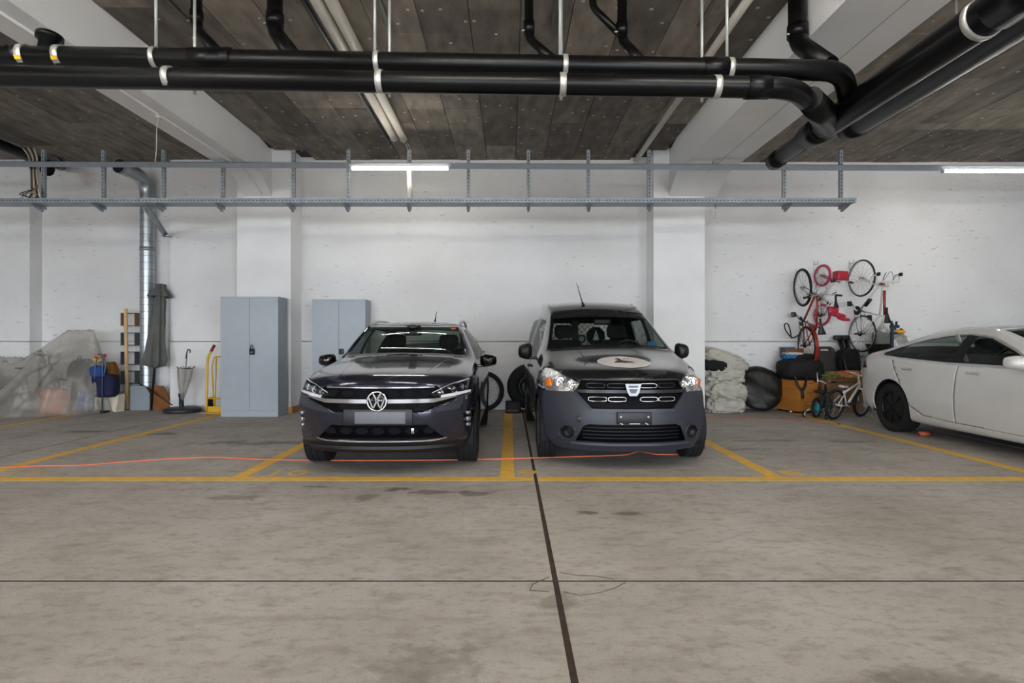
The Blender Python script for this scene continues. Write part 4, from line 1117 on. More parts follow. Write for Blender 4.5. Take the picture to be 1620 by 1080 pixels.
# ---------------------------------------------------------------- white sedan
def sedan():
    paint = mat('white_car_paint', (212, 210, 206), .22, var=.03, coat=.6)
    root = thing('white_sedan', 'white fastback sedan with dark wheels parked next to the bicycles', 'car', (6.21, 4.20, 0), (0, 0, 0))
    st = [([.40, .42, .43, .44, .46, .5, .56], [.70, .80, .85, .85, .83, .78, .70], [.18, .27, .42, .54, .63, .69, .72], .04),
          (.80, [.83, .90, .925, .925, .905, .85, .74], [.17, .26, .45, .62, .76, .83, .86], .05),
          (1.2, [.85, .905, .928, .925, .905, .84, .73], [.17, .26, .46, .66, .84, .92, .955], .045),
          (1.48, [.855, .905, .928, .922, .90, .82, .715], [.17, .26, .46, .67, .885, .97, 1.01], .035),
          (1.86, [.86, .905, .928, .92, .895, .79, .67], [.17, .26, .46, .68, .915, 1.10, 1.215], .04),
          (2.35, [.86, .905, .928, .92, .893, .765, .60], [.17, .26, .46, .69, .94, 1.225, 1.40], .035),
          (2.75, [.86, .905, .928, .92, .895, .76, .58], [.17, .26, .46, .7, .955, 1.245, 1.43], .03),
          (3.2, [.86, .905, .928, .925, .90, .77, .58], [.17, .26, .46, .71, .975, 1.225, 1.385], .03),
          (3.66, [.86, .91, .93, .93, .912, .80, .60], [.19, .27, .47, .72, .995, 1.17, 1.285], .03),
          (4.05, [.85, .90, .925, .925, .90, .82, .65], [.22, .29, .48, .72, .995, 1.10, 1.16], .025),
          (4.32, [.82, .88, .90, .90, .875, .81, .68], [.24, .31, .49, .72, .975, 1.06, 1.105], .02),
          ([4.42, 4.46, 4.48, 4.50, 4.50, 4.49, 4.48], [.70, .80, .84, .845, .82, .77, .68], [.28, .35, .51, .71, .94, 1.03, 1.075], .02)]
    bm = car_mesh(st, [.2, .3, .34, .34, .33, .3, .26], [.06, .12, .16, .16, .15, .14, .12])
    car = Car(bm); bvh = BVHTree.FromBMesh(bm)
    ax = (.845, 3.72)
    side = lambda c: abs(c.x) > .5
    dlo = [(1.60, .985), (1.95, 1.15), (2.3, 1.285), (2.62, 1.328), (2.95, 1.32), (3.35, 1.262), (3.72, 1.165), (3.96, 1.09), (3.94, 1.06), (3.6, 1.035), (2.8, .995)]
    big = [(1.52, .955), (1.93, 1.165), (2.28, 1.303), (2.62, 1.348), (2.95, 1.34), (3.37, 1.282), (3.75, 1.185), (4.02, 1.092), (3.97, 1.04), (3.6, 1.015), (2.8, .972)]
    car.panel('window_trim', mat('satin_trim', (186, 187, 186), .3, metal=.5), 'R', big, True, lim=side)
    car.panel('window_pillar', mat('satin_black', (10, 10, 11), .5, spec=.3), 'R', dlo, True, lim=side)
    car.panel('side_window', M_glassd, 'R', [(1.72, 1.01), (1.97, 1.135), (2.32, 1.27), (2.46, 1.30), (2.50, 1.302), (2.53, 1.01)], True, lim=side)
    car.panel('side_window', M_glassd, 'R', [(2.70, 1.012), (2.66, 1.312), (2.95, 1.306), (3.33, 1.25), (3.56, 1.195), (3.62, 1.055)], True, lim=side)
    car.panel('quarter_window', M_glassd, 'R', [(3.67, 1.06), (3.62, 1.178), (3.74, 1.142), (3.90, 1.088), (3.86, 1.072)], True, lim=side)
    car.panel('windscreen', M_glassd, 'T', [(-.62, 1.55), (.62, 1.55), (.52, 2.35), (-.52, 2.35)], lim=lambda c: c.z > .95)
    car.panel('glass_roof', M_gloss, 'T', [(-.50, 2.42), (.50, 2.42), (.49, 3.3), (-.49, 3.3)], lim=lambda c: c.z > 1.1)
    car.panel('rear_window', M_glassd, 'T', [(-.50, 3.34), (.50, 3.34), (.56, 4.0), (-.56, 4.0)], lim=lambda c: c.z > 1.0)
    car.panel('tail_lamp', M_red, 'R', [(4.28, .86), (4.62, .84), (4.66, .98), (4.40, 1.01)], True, lim=lambda c: abs(c.x) > .45)
    # door and bumper gaps
    def seam(pts, w=.005):
        for i in range(len(pts) - 1):
            (a, b_), (c, d) = pts[i], pts[i + 1]; L = math.hypot(c - a, d - b_); nx, ny = -(d - b_) / L * w / 2, (c - a) / L * w / 2
            car.panel('door_gap', mat('gap_dark', (64, 62, 60), .8), 'R', [(a + nx, b_ + ny), (c + nx, d + ny), (c - nx, d - ny), (a - nx, b_ - ny)], False, lim=side)
            car.panel('door_gap', mat('gap_dark', (64, 62, 60), .8), 'L', [(a + nx, b_ + ny), (c + nx, d + ny), (c - nx, d - ny), (a - nx, b_ - ny)], False, lim=side)
    seam([(2.565, .965), (2.58, .60), (2.57, .28)])
    seam([(1.60, .27), (2.57, .28), (3.10, .30), (3.32, .40), (3.52, .70), (3.72, 1.0)])
    for y in ax:
        car.cut('R', circ(y, .345, .385, 32), lambda c: c.x > .55)
        car.cut('L', circ(y, .345, .385, 32), lambda c: c.x < -.55)
    car.finish(root, 'body', paint, M_dark)
    wheels(root, .335, .225, .235, mat('black_aero_wheel', (17, 17, 19), .4, metal=.3), ax, .79, style='aero')
    wheel_wells(root, ax, .395, .90)
    under(root, 4.6, .6, .15)
    for sg in (-1, 1):
        for y in (2.34, 3.40):
            hx = bvh.ray_cast(Vector((sg * 3, y, .885)), Vector((-sg, 0, 0)))[0].x
            yy = y - (0 if y < 3.2 else 0)
            part('door_handle', mat('handle_white', (196, 194, 190), .25, metal=.2), root, lambda b: b.rbox((hx, yy, .885), (.012, .2, .028), .005), True)
            part('handle_recess', mat('gap_dark', (64, 62, 60), .8), root, lambda b: b.bb((hx - .004, yy - .105, .867), (hx + .0035, yy + .105, .870)), True)
        mirror(root, sg * .87, 1.63, 1.03, sg, paint, .19, .14, .15, .03)
    for x in (-.37, .37): seat(root, x, 2.35, .52, M_seat)
    b = MB(); b.rbox((0, 3.2, .48), (1.3, .5, .2), .06); b.rbox((0, 3.45, .8), (1.3, .15, .6), .06, (-.35, 0, 0)); b.build('rear_seat', M_seat, root, True)
    part('dashboard', M_black, root, lambda b: b.rbox((0, 1.65, .88), (1.4, .4, .15), .05), True)
    steering(root, .37, 2.0, .88)
    part('belt_strap', M_trimlight, root, lambda b: b.box((-.68, 2.72, 1.1), (.015, .05, .5), (0, -.35, 0)), True)
    return root
sedan()
crossover('parked_car', 'silver car standing beyond the white sedan, only its roof showing', (9.3, 5.6, 0), 0, M_paints, True)
# ================================================================ BICYCLES
M_spoke = mat('spoke_steel', (150, 150, 150), .35, metal=.8)
def bike(name, label, r=.34, wb=1.02, frame_m=None, fork_m=None, style='city', tyre_m=None, sad_m=None, bar_m=None, tyre_r=.02, scale=None,
         grip_m=None, group=None, parts=('front', 'rear'), rim_m=None, hub_m=None, seat_h=None, bar_h=None):
    """bicycle standing on z=0 with the rear contact at the origin, heading +x"""
    root = thing(name, label, 'bicycle', group=group)
    frame_m = frame_m or M_black; fork_m = fork_m or frame_m; tyre_m = tyre_m or M_rubber; sad_m = sad_m or M_black; bar_m = bar_m or M_steel
    k = r / .34
    sh = seat_h or .93 * (wb / 1.02); bh = bar_h or 1.0 * (wb / 1.02)
    rear, front = Vector((0, 0, r)), Vector((wb, 0, r))
    bb = Vector((wb * .42, 0, r * .82)); seat_top = Vector((wb * .28, 0, sh - .06)); head_t = Vector((wb * .80, 0, bh - .12)); head_b = head_t + Vector((.035, 0, -.12 * (wb / 1.02)))
    seat_j = bb.lerp(seat_top, .78)
    first = None
    for c in (rear, front):
        if first is None:
            b = MB(); b.torus((0, 0, 0), r - tyre_r, tyre_r, 'y', 40, 8)
            first = b.build('wheel', tyre_m, root, True); first.location = c
            b = MB(); R = r - tyre_r * 2
            b.lathe([(R, -.011), (R + .004, -.011), (R + .004, .011), (R - .012, .009), (R - .012, -.009)], (0, 0, 0), 'y', 40, True)
            b.build('rim', rim_m or M_steel, first, True)
            b = MB(); n = 20
            for i in range(n):
                a = 2 * PI * i / n; s_ = .02 if i % 2 else -.02
                b.tube([(.014 * math.cos(a + 1.2), s_, .014 * math.sin(a + 1.2)), (R * math.cos(a), 0, R * math.sin(a))], .0022, 4, False)
            b.tube([(0, -.045, 0), (0, .045, 0)], .016, 10)
            b.build('spokes', M_spoke if not hub_m else hub_m, first, True)
        else: link_copy(first, root, c)
    t = .017 * (1 if style != 'kid' else 1.05)
    def fr(b):
        b.tube([bb, seat_top - Vector((0, 0, .04))], t * .9, 10)
        b.tube([head_t, head_b], t * 1.25, 10)
        b.tube([bb, head_b + Vector((-.01, 0, .02))], t * 1.15, 10)
        if style != 'step': b.tube([seat_j, head_t + Vector((0, 0, -.03))], t, 10)
        else: b.tube(smooth_path([bb.lerp(seat_top, .3), bb.lerp(head_b, .5) + Vector((0, 0, .05)), head_t + Vector((0, 0, -.03))], 6), t, 10)
        for s_ in (-1, 1):
            o = Vector((0, s_ * .05, 0)); h = Vector((0, s_ * .02, 0))
            b.tube([bb + h, rear + o], t * .55, 8); b.tube([seat_j + h, rear + o], t * .5, 8)
    part('frame', frame_m, root, fr, True)
    def fk(b):
        for s_ in (-1, 1): b.tube(smooth_path([head_b + Vector((0, s_ * .045, -.03)), head_b.lerp(front, .6) + Vector((-.005, s_ * .05, 0)), front + Vector((0, s_ * .05, 0))], 5), t * .7, 8)
        b.tube([head_b + Vector((0, -.05, -.03)), head_b + Vector((0, .05, -.03))], t * .9, 8)
        b.tube([head_t, head_t + (head_t - head_b) * .8], t * .8, 8)
    part('fork', fork_m, root, fk, True)
    sad = MB(); rows = []
    L = .27 * max(k, .75)
    for i in range(9):
        u = i / 8; w = lerp(.075, .016, min(1, u * 1.5)) * max(k, .7); rows.append([seat_top + Vector((-L * .45 + L * u, w * math.cos(a), .02 + .022 * math.sin(a) + .018 * (1 - u) ** 2)) for a in [2 * PI * j / 12 for j in range(12)]])
    sad.grid(rows, True, True); sad.f += [tuple(range(12)), tuple(len(sad.v) - 12 + j for j in range(12))]; sad.sm += [True, True]
    so = sad.build('saddle', sad_m, root, True)
    st_ = head_t + (head_t - head_b) * .8
    hw = .29 * (wb / 1.02)
    if style == 'road':
        def bar(b):
            b.tube([st_, st_ + Vector((.09, 0, .0))], .014, 8)
            for s_ in (-1, 1):
                b.tube(smooth_path([st_ + Vector((.09, 0, 0)), st_ + Vector((.09, s_ * .17, 0)), st_ + Vector((.12, s_ * .2, 0)), st_ + Vector((.19, s_ * .205, -.01)), st_ + Vector((.2, s_ * .205, -.08)), st_ + Vector((.14, s_ * .21, -.14)), st_ + Vector((.06, s_ * .21, -.14))], 5), .014, 8)
        bo = part('handlebar', bar_m, root, bar, True)
        for s_ in (-1, 1): part('brake_lever', M_black, bo, lambda b: (b.rbox(st_ + Vector((.21, s_ * .205, .03)), (.06, .03, .07), .012), b.tube([st_ + Vector((.22, s_ * .205, .0)), st_ + Vector((.21, s_ * .205, -.1))], .007, 6)), True)
    else:
        def bar(b):
            b.tube([st_, st_ + Vector((.05, 0, .02))], .014, 8)
            b.tube(smooth_path([st_ + Vector((.0, -hw, .05)), st_ + Vector((.02, -hw * .5, .05)), st_ + Vector((.05, 0, .02)), st_ + Vector((.02, hw * .5, .05)), st_ + Vector((.0, hw, .05))], 6), .012, 8)
        bo = part('handlebar', bar_m, root, bar, True)
        for s_ in (-1, 1):
            part('grip', grip_m or M_black, bo, lambda b: b.tube([st_ + Vector((.01, s_ * hw * .68, .05)), st_ + Vector((-.005, s_ * (hw + .02), .05))], .018, 8), True)
            part('brake_lever', M_black, bo, lambda b: b.tube([st_ + Vector((.03, s_ * hw * .55, .04)), st_ + Vector((.06, s_ * hw * .8, .03))], .008, 6), True)
    ch = MB(); ch.lathe([(.02, .045), (.085 * k, .045), (.085 * k, .05), (.02, .05)], bb, 'y', 24, True)
    co = ch.build('chainring', M_black, root, True)
    cl = .165 * max(.6, k)
    for s_ in (-1, 1):
        e = bb + Vector((s_ * cl * .8, s_ * .075, -s_ * cl * .55))
        part('crank', M_steel, root, lambda b: (b.tube([bb, bb + Vector((0, s_ * .07, 0))], .014, 8), b.tube([bb + Vector((0, s_ * .07, 0)), e], .011, 8)), True)
        part('pedal', M_black, root, lambda b: b.rbox(e + Vector((0, s_ * .05, 0)), (.09, .085, .022), .006), True)
    part('chain', mat('chain_grey', (60, 58, 56), .4, metal=.6), root, lambda b: (b.tube([bb + Vector((0, .047, .083 * k)), rear + Vector((0, .047, .04))], .005, 5), b.tube([bb + Vector((0, .047, -.083 * k)), rear + Vector((0, .047, -.04))], .005, 5)), True)
    part('sprocket', M_black, root, lambda b: (b.lathe([(.01, .03), (.045, .032), (.045, .05), (.01, .055)], rear, 'y', 18), b.rbox(rear + Vector((.0, .06, -.07)), (.03, .02, .09), .008)), True)
    if style == 'road' or style == 'city':
        part('cable', M_black, root, lambda b: (b.tube(smooth_path([st_ + Vector((.12, .1, 0)), st_ + Vector((.24, .06, .03)), st_ + Vector((.12, .02, -.1)), seat_j], 6), .0035, 5), b.tube(smooth_path([st_ + Vector((.12, -.1, 0)), st_ + Vector((.26, -.05, .0)), st_ + Vector((.14, -.02, -.12)), head_b], 6), .0035, 5)), True)
    return root
def place(root, fwd, up, loc):
    f = Vector(fwd).normalized(); u = Vector(up); u = (u - f * u.dot(f)).normalized(); y = u.cross(f)
    root.rotation_euler = Matrix((f, y, u)).transposed().to_euler()
    root.location = loc
def stand(root, x, y, yaw, lean=0):
    root.location = (x, y, 0); root.rotation_euler = (lean, 0, yaw)
def wall_hook(p, label):
    t = thing('wall_hook', label, 'hook', p)
    part('plate', M_steel, t, lambda b: b.bb((p.x - .015, YE - .008, p.z - .12), (p.x + .015, YE - .001, p.z + .06)))
    part('hook', M_steel, t, lambda b: b.tube(smooth_path([Vector((p.x, YE - .008, p.z)), Vector((p.x, YE - .09, p.z - .01)), Vector((p.x, YE - .13, p.z + .02)), Vector((p.x, YE - .135, p.z + .06))], 5), .008, 6))

M_bred = mat('bike_red', (146, 42, 30), .3, coat=.4); M_bsil = mat('bike_silver', (176, 176, 174), .3, metal=.6)
M_bwht = mat('bike_white', (222, 220, 214), .3, coat=.4); M_pink = mat('bike_pink', (196, 52, 92), .35); M_redp = mat('toy_red', (178, 26, 52), .4, coat=.3)
M_teal = mat('teal_plastic', (20, 160, 176), .4); M_orange = mat('orange_grip', (220, 104, 34), .5)
# city bike on the first hook: front wheel up, bottom of wheels to the wall
b1 = bike('bicycle', 'red and silver adult bicycle hung on the wall with a flat handlebar and dark saddle', .345, 1.04, M_bred, M_bsil, 'city', bar_m=M_bsil, tyre_r=.023, bar_h=1.02)
c = P(1273, 455, 10.2); u1 = Vector((-.06, -1, 0)).normalized()
place(b1, (-.06, .03, 1), u1, Vector((c.x + .065, YE - .05, c.z - 1.04)))
part('fender', M_bred, b1, lambda b: b.grid([[Vector(((.385) * math.cos(a), y, .345 + .385 * math.sin(a))) for y in (-.03, 0, .03)] for a in [.3 + 2.3 * i / 14 for i in range(15)]]), True)
# child's bike with red seat
b2 = bike('kids_bicycle', 'pink and white child bicycle hung on the wall with a red doll seat and basket', .205, .72, M_bwht, M_pink, 'step', tyre_m=M_pink, sad_m=M_black, bar_m=M_bsil, tyre_r=.022, seat_h=.56, bar_h=.66)
c = P(1300, 435, 10.3); u2 = Vector((.22, -1, 0)).normalized()
place(b2, (.02, .02, 1), u2, Vector((c.x - .0, YE - .035, c.z - .72)))
part('basket', M_redp, b2, lambda b: (b.rbox((.66, 0, .62), (.16, .22, .15), .02), b.box((.66, -.115, .62), (.12, .006, .02)), b.box((.66, -.115, .655), (.12, .006, .02))), True)
part('doll_seat', M_redp, b2, lambda b: (b.rbox((-.02, 0, .56), (.06, .2, .2), .03, (0, -.3, 0)), b.rbox((.05, 0, .47), (.16, .2, .05), .02), b.rbox((-.1, .0, .70), (.05, .16, .16), .03, (0, -.3, 0))), True)
# road bike on the third hook
b3 = bike('road_bicycle', 'white and red road bicycle with drop handlebars hung by its wheel on the wall', .335, 1.0, M_bwht, M_bwht, 'road', tyre_m=mat('tyre_dark', (26, 26, 27), .7), bar_m=M_bwht, tyre_r=.013, seat_h=.95, bar_h=.98)
c = P(1362, 440, 10.2); u3 = Vector((.12, -1, 0)).normalized()
place(b3, (.0, .02, 1), u3, Vector((c.x - .0, YE - .04, c.z - 1.0)))
part('red_decal', M_bred, b3, lambda b: (b.tube([(.30, 0, .86), (.72, 0, .865)], .021, 10), b.tube([(.82, 0, .86), (.84, 0, .77)], .025, 10)), True)
part('bottle_cage', M_black, b3, lambda b: b.tube([(.5, 0, .42), (.6, 0, .54)], .034, 10), True)
wall_hook(P(1259, 430, YE), 'steel wall hook holding the red and silver bicycle'); wall_hook(P(1288, 418, YE), 'steel wall hook holding the pink child bicycle'); wall_hook(P(1344, 417, YE), 'steel wall hook holding the white and red road bicycle')
t = thing('cable_lock', 'black looped cable lock hanging from the red and silver bicycle', 'lock', P(1245, 520, 10.3))
part('loop', M_black, t, lambda b: b.tube(smooth_path([P(1266, 528, 10.3), P(1254, 534, 10.3), P(1244, 524, 10.3), P(1241, 514, 10.3), P(1246, 512, 10.3), P(1250, 522, 10.3), P(1252, 535, 10.3)], 6), .012, 8))
# white child's bike on the floor
b4 = bike('kids_bicycle', 'white child bicycle with orange grips standing on the floor by the white sedan', .25, .78, M_bwht, M_bwht, 'kid', bar_m=M_bwht, sad_m=M_bwht, grip_m=M_orange, tyre_r=.026, seat_h=.56, bar_h=.72)
p = P(1318, 664, 9.07); stand(b4, p.x, p.y, math.radians(30), .1)
# teal small bike with stabilisers
b5 = bike('kids_bicycle', 'small black and teal toddler bicycle with stabiliser wheels beside the wooden drawer unit', .165, .52, mat('dark_green_paint', (24, 40, 36), .4), M_black, 'kid', sad_m=M_black, bar_m=M_steel, tyre_r=.024, seat_h=.45, bar_h=.6, hub_m=M_teal)
p = P(1291, 660, 9.3); stand(b5, p.x, p.y, math.radians(42), .0)
part('hub_shield', M_teal, b5, lambda b: (b.lathe([(.001, -.05), (.07, -.045), (.075, -.035)], (0, 0, .165), 'y', 20), b.lathe([(.001, .055), (.07, .05), (.075, .04)], (0, 0, .165), 'y', 20)), True)
for s_ in (-1, 1):
    w_ = part('stabiliser_wheel', mat('white_wheel_hub', (190, 190, 196), .5), b5, lambda b: b.lathe([(.001, -.014), (.035, -.014), (.035, .014), (.001, .014)], (-.04, s_ * .17, .055), 'y', 20), True)
    part('stabiliser_tyre', M_rubber, w_, lambda b: b.torus((-.04, s_ * .17, .055), .043, .013, 'y', 24, 8), True)
    part('stabiliser_arm', M_steel, b5, lambda b: b.tube([(0, s_ * .05, .165), (-.02, s_ * .13, .12), (-.04, s_ * .155, .06)], .008, 6), True)
part('push_bar', M_steel, b5, lambda b: b.tube([(.1, 0, .42), (.05, 0, .74)], .01, 8), True)
# mountain bike behind the crossover
b6 = bike('mountain_bicycle', 'mountain bicycle with fat tyres leaning at the wall behind the dark grey crossover', .36, 1.1, M_black, M_black, 'city', tyre_r=.036, rim_m=M_black, bar_m=M_black)
stand(b6, P(757, 617, 10.2).x - 1.0, 10.2, 0, 0)
b6.rotation_euler = (-.14, 0, 0)
# ================================================================ THINGS ALONG THE FAR WALL, LEFT OF THE CARS
M_cab = mat('light_grey_steel', (158, 165, 172), .45, var=.03, metal=.1)
def cabinet(xa, xb, y0, y1, top, label, lock):
    t = thing('steel_cabinet', label, 'cabinet', ((xa + xb) / 2, (y0 + y1) / 2, 0))
    part('carcass', M_cab, t, lambda b: b.bb((xa, y0 + .016, 0), (xb, y1, top - .03)))
    part('plinth', M_cab, t, lambda b: b.bb((xa, y0 + .002, 0), (xb, y0 + .015, .10)))
    part('top_panel', M_cab, t, lambda b: b.bb((xa - .002, y0 - .002, top - .03), (xb + .002, y1, top)))
    xm = (xa + xb) / 2
    ds = []
    for a, c in ((xa + .001, xm - .003), (xm + .003, xb - .001)):
        ds.append(part('door', M_cab, t, lambda b: b.bb((a, y0, .104), (c, y0 + .014, top - .034))))
    h = P(396 if lock else 543, 556, y0)
    part('handle', M_black, ds[1], lambda b: b.rbox((xm + .05, y0 - .012, h.z), (.085, .02, .10), .008))
    if lock:
        part('padlock', mat('padlock_body', (30, 31, 33), .35, metal=.4), ds[1], lambda b: (b.rbox((xm + .05, y0 - .03, h.z - .01), (.06, .02, .06), .008), b.tube([(xm + .03, y0 - .028, h.z + .02), (xm + .035, y0 - .028, h.z + .10), (xm + .05, y0 - .028, h.z + .115), (xm + .065, y0 - .028, h.z + .10), (xm + .07, y0 - .028, h.z + .02)], .006, 6)))
        part('keyway', M_chrome, ds[1], lambda b: b.lathe([(.001, -.004), (.015, -.003), (.015, .006)], (xm + .05, y0 - .042, h.z - .01), 'y', 14))
    return t
cabinet(P(349, 0, 9.45).x, P(440, 0, 9.45).x, 9.45, 9.84, 1.995, 'light grey steel cabinet with a black padlocked handle in front of the pillar', True)
cabinet(P(494, 0, 10.05).x, P(578, 0, 10.05).x, 10.05, 10.44, 1.995, 'light grey steel cabinet partly hidden behind the dark grey crossover', False)
t = thing('timber_board', 'short orange-brown timber board lying along the foot of the pillar', 'board', (-3.79, 10.15, .05))
part('board', mat('orange_timber', (176, 112, 44), .6, var=.25, scale=3, stretch=(6, 1, 6)), t, lambda b: b.bb((-3.825, 9.98, 0), (-3.79, 10.44, .105)))
part('end_block', mat('pale_timber', (206, 160, 96), .6, var=.2), t, lambda b: b.bb((-3.86, 9.90, 0), (-3.79, 9.955, .10)))

# spiral duct
M_duct = mat('spiral_duct_zinc', (176, 182, 186), .3, metal=.75, var=.12, scale=4)
dx = P(233, 0, 10.58).x
duct = thing('spiral_duct', 'shiny spiral ventilation duct rising up the wall and turning out under the ceiling', 'duct', (dx, 10.58, .4))
zt = 4.27
path = bend([Vector((dx, 10.58, .42)), Vector((dx, 10.58, zt)), Vector((dx - .12, 9.98, zt + .06))], .3, 10)
part('tube', M_duct, duct, lambda b: b.tube(path, .122, 28, False))
z = .5
while z < 4.0:
    part('seam_ring', mat('seam_grey', (112, 118, 122), .4, metal=.5), duct, lambda b: b.torus((dx, 10.58, z), .123, .0035, 'z', 28, 5)); z += .13
part('joint_band', M_galv, duct, lambda b: b.tube([(dx, 10.58, 2.93), (dx, 10.58, 3.0)], .127, 28))
e = path[-1]; d_ = (path[-1] - path[-2]).normalized()
part('end_cap', M_gloss if False else M_dark, duct, lambda b: b.tube([e - d_ * .02, e + d_ * .012], .112, 28))  # dark disc in the open duct mouth, standing for the shade inside
part('end_collar', M_galv, duct, lambda b: b.tube([e - d_ * .06, e + d_ * .004], .126, 28, False))

# wall cubes
cubes = [((150, 116, 84), 505, 'small open wall cube of brown wood, the topmost of five'), ((92, 102, 108), 536, 'small open wall cube in slate grey, the one below the brown wooden cube'),
         ((88, 78, 92), 566.5, 'small open wall cube in dull purple, the middle one of five'), ((84, 98, 98), 597, 'small open wall cube in dark green-grey above the pale wooden one'),
         ((206, 190, 166), 629.5, 'small open wall cube of pale wood close to the floor, the lowest of five')]
for ci, (c, py, lab) in enumerate(cubes):
    a = P(202, py, 10.58); w, h, d = .27, .245, .165
    t = thing('wall_cube', lab, 'shelf', a, group='wall cubes')
    m = mat('cube_%d_board' % ci, c, .6, var=.12, scale=4)
    m2 = mat('cube_%d_inner' % ci, tuple(int(v * .75) for v in c) if ci != 4 else (150, 112, 80), .6)
    for nm, fn in (('side_board', lambda b: b.bb((a.x - w / 2, 10.58, a.z - h / 2), (a.x - w / 2 + .012, 10.745, a.z + h / 2))), ('side_board', lambda b: b.bb((a.x + w / 2 - .012, 10.58, a.z - h / 2), (a.x + w / 2, 10.745, a.z + h / 2))),
                   ('top_board', lambda b: b.bb((a.x - w / 2 + .012, 10.58, a.z + h / 2 - .012), (a.x + w / 2 - .012, 10.745, a.z + h / 2))), ('bottom_board', lambda b: b.bb((a.x - w / 2 + .012, 10.58, a.z - h / 2), (a.x + w / 2 - .012, 10.745, a.z - h / 2 + .012)))):
        part(nm, m, t, fn)
t = thing('timber_post', 'tall raw timber batten leaning upright in front of the wall cubes', 'batten', P(199, 645, 10.45))
part('batten', mat('raw_timber', (214, 174, 126), .65, var=.2, scale=3, stretch=(8, 8, .6)), t, lambda b: b.prism([(P(197, 645, 10.45).x, 0), (P(202, 645, 10.45).x, 0), (P(203, 488, 10.52).x, P(203, 488, 10.52).z), (P(198.5, 488, 10.52).x, P(203, 488, 10.52).z)], 10.47, 10.495))

# parasol
def pleats(top, bot, prof, m, name, parent, nf=9, depth=.3, n=72):
    rows = []; ax = (bot - top); uu, vv = frame(ax)
    for i, (t_, r) in enumerate(prof):
        c_ = top.lerp(bot, t_)
        rows.append([c_ + (uu * math.cos(a) + vv * math.sin(a)) * r * (1 - depth * (.5 + .5 * math.sin(nf * a + 1.7 * math.sin(3 * t_) + 4 * t_)) - .12 * noise.noise(Vector((math.cos(a) * 2, math.sin(a) * 2, t_ * 6)))) for a in [2 * PI * j / n for j in range(n)]])
    b = MB(); b.grid(rows, True, True)
    return b.build(name, m, parent)
tp, bt = P(255.5, 449, 10.34), P(239, 649, 10.14)
t = thing('parasol', 'closed dark grey garden parasol leaning in the wall recess beside the duct', 'parasol', bt)
M_par = mat('grey_parasol_cloth', (96, 95, 93), .9, var=.15, bump=.2)
part('pole', M_black, t, lambda b: b.tube([tp + Vector((0, 0, .0)), bt], .02, 10))
pleats(tp, bt, [(.0, .03), (.004, .09), (.03, .1), (.06, .15), (.1, .215), (.105, .2)], M_par, 'vent_cap', t, 8, .35)
pleats(tp, bt, [(.07, .08), (.14, .105), (.3, .125), (.45, .15), (.54, .17), (.6, .195), (.65, .185), (.67, .03)], M_par, 'canopy', t, 7, .38)
part('pole_foot', M_black, t, lambda b: b.tube([bt, bt + Vector((0, 0, .03))], .028, 10))
part('crank', M_steel, t, lambda b: b.tube([P(241, 608, 10.28), P(246, 605, 10.24), P(247, 600, 10.22)], .012, 6))

# leaning boards and stick
a = P(222, 645, 10.35)
t = thing('cut_sheet', 'blue-grey sheet of board with a cut corner leaning under the wall cubes', 'panel', (a.x, 10.35, 0))
xa, xb, zt_ = P(208, 0, 10.4).x, P(239, 0, 10.4).x, P(0, 610, 10.4).z
part('sheet', mat('blue_grey_sheet', (140, 148, 155), .5, var=.04), t, lambda b: b.prism([(xa, 0), (xb, 0), (xb, zt_ - .14), (xb - .09, zt_), (xa, zt_)], 10.36, 10.378))
a = P(250, 645, 10.3)
t = thing('ragged_board', 'rusty brown ragged board standing behind the parasol pole', 'board', (a.x, 10.4, 0))
xa, xb = P(236, 0, 10.45).x, P(267, 0, 10.45).x
part('sheet', mat('rust_brown', (140, 86, 40), .7, var=.3, scale=4), t, lambda b: b.prism([(xa, 0), (xb, 0), (xb + .01, .16), (xb - .07, .36), (xb - .13, .43), (xa + .06, .44), (xa, .38)], 10.46, 10.485))
t = thing('dark_stick', 'thin dark stick slanting across the brown board', 'stick', P(273, 640, 10.2))
part('rod', M_black, t, lambda b: b.tube([P(273, 641, 10.22), P(230, 612, 10.42), P(219, 606, 10.5)], .012, 8))

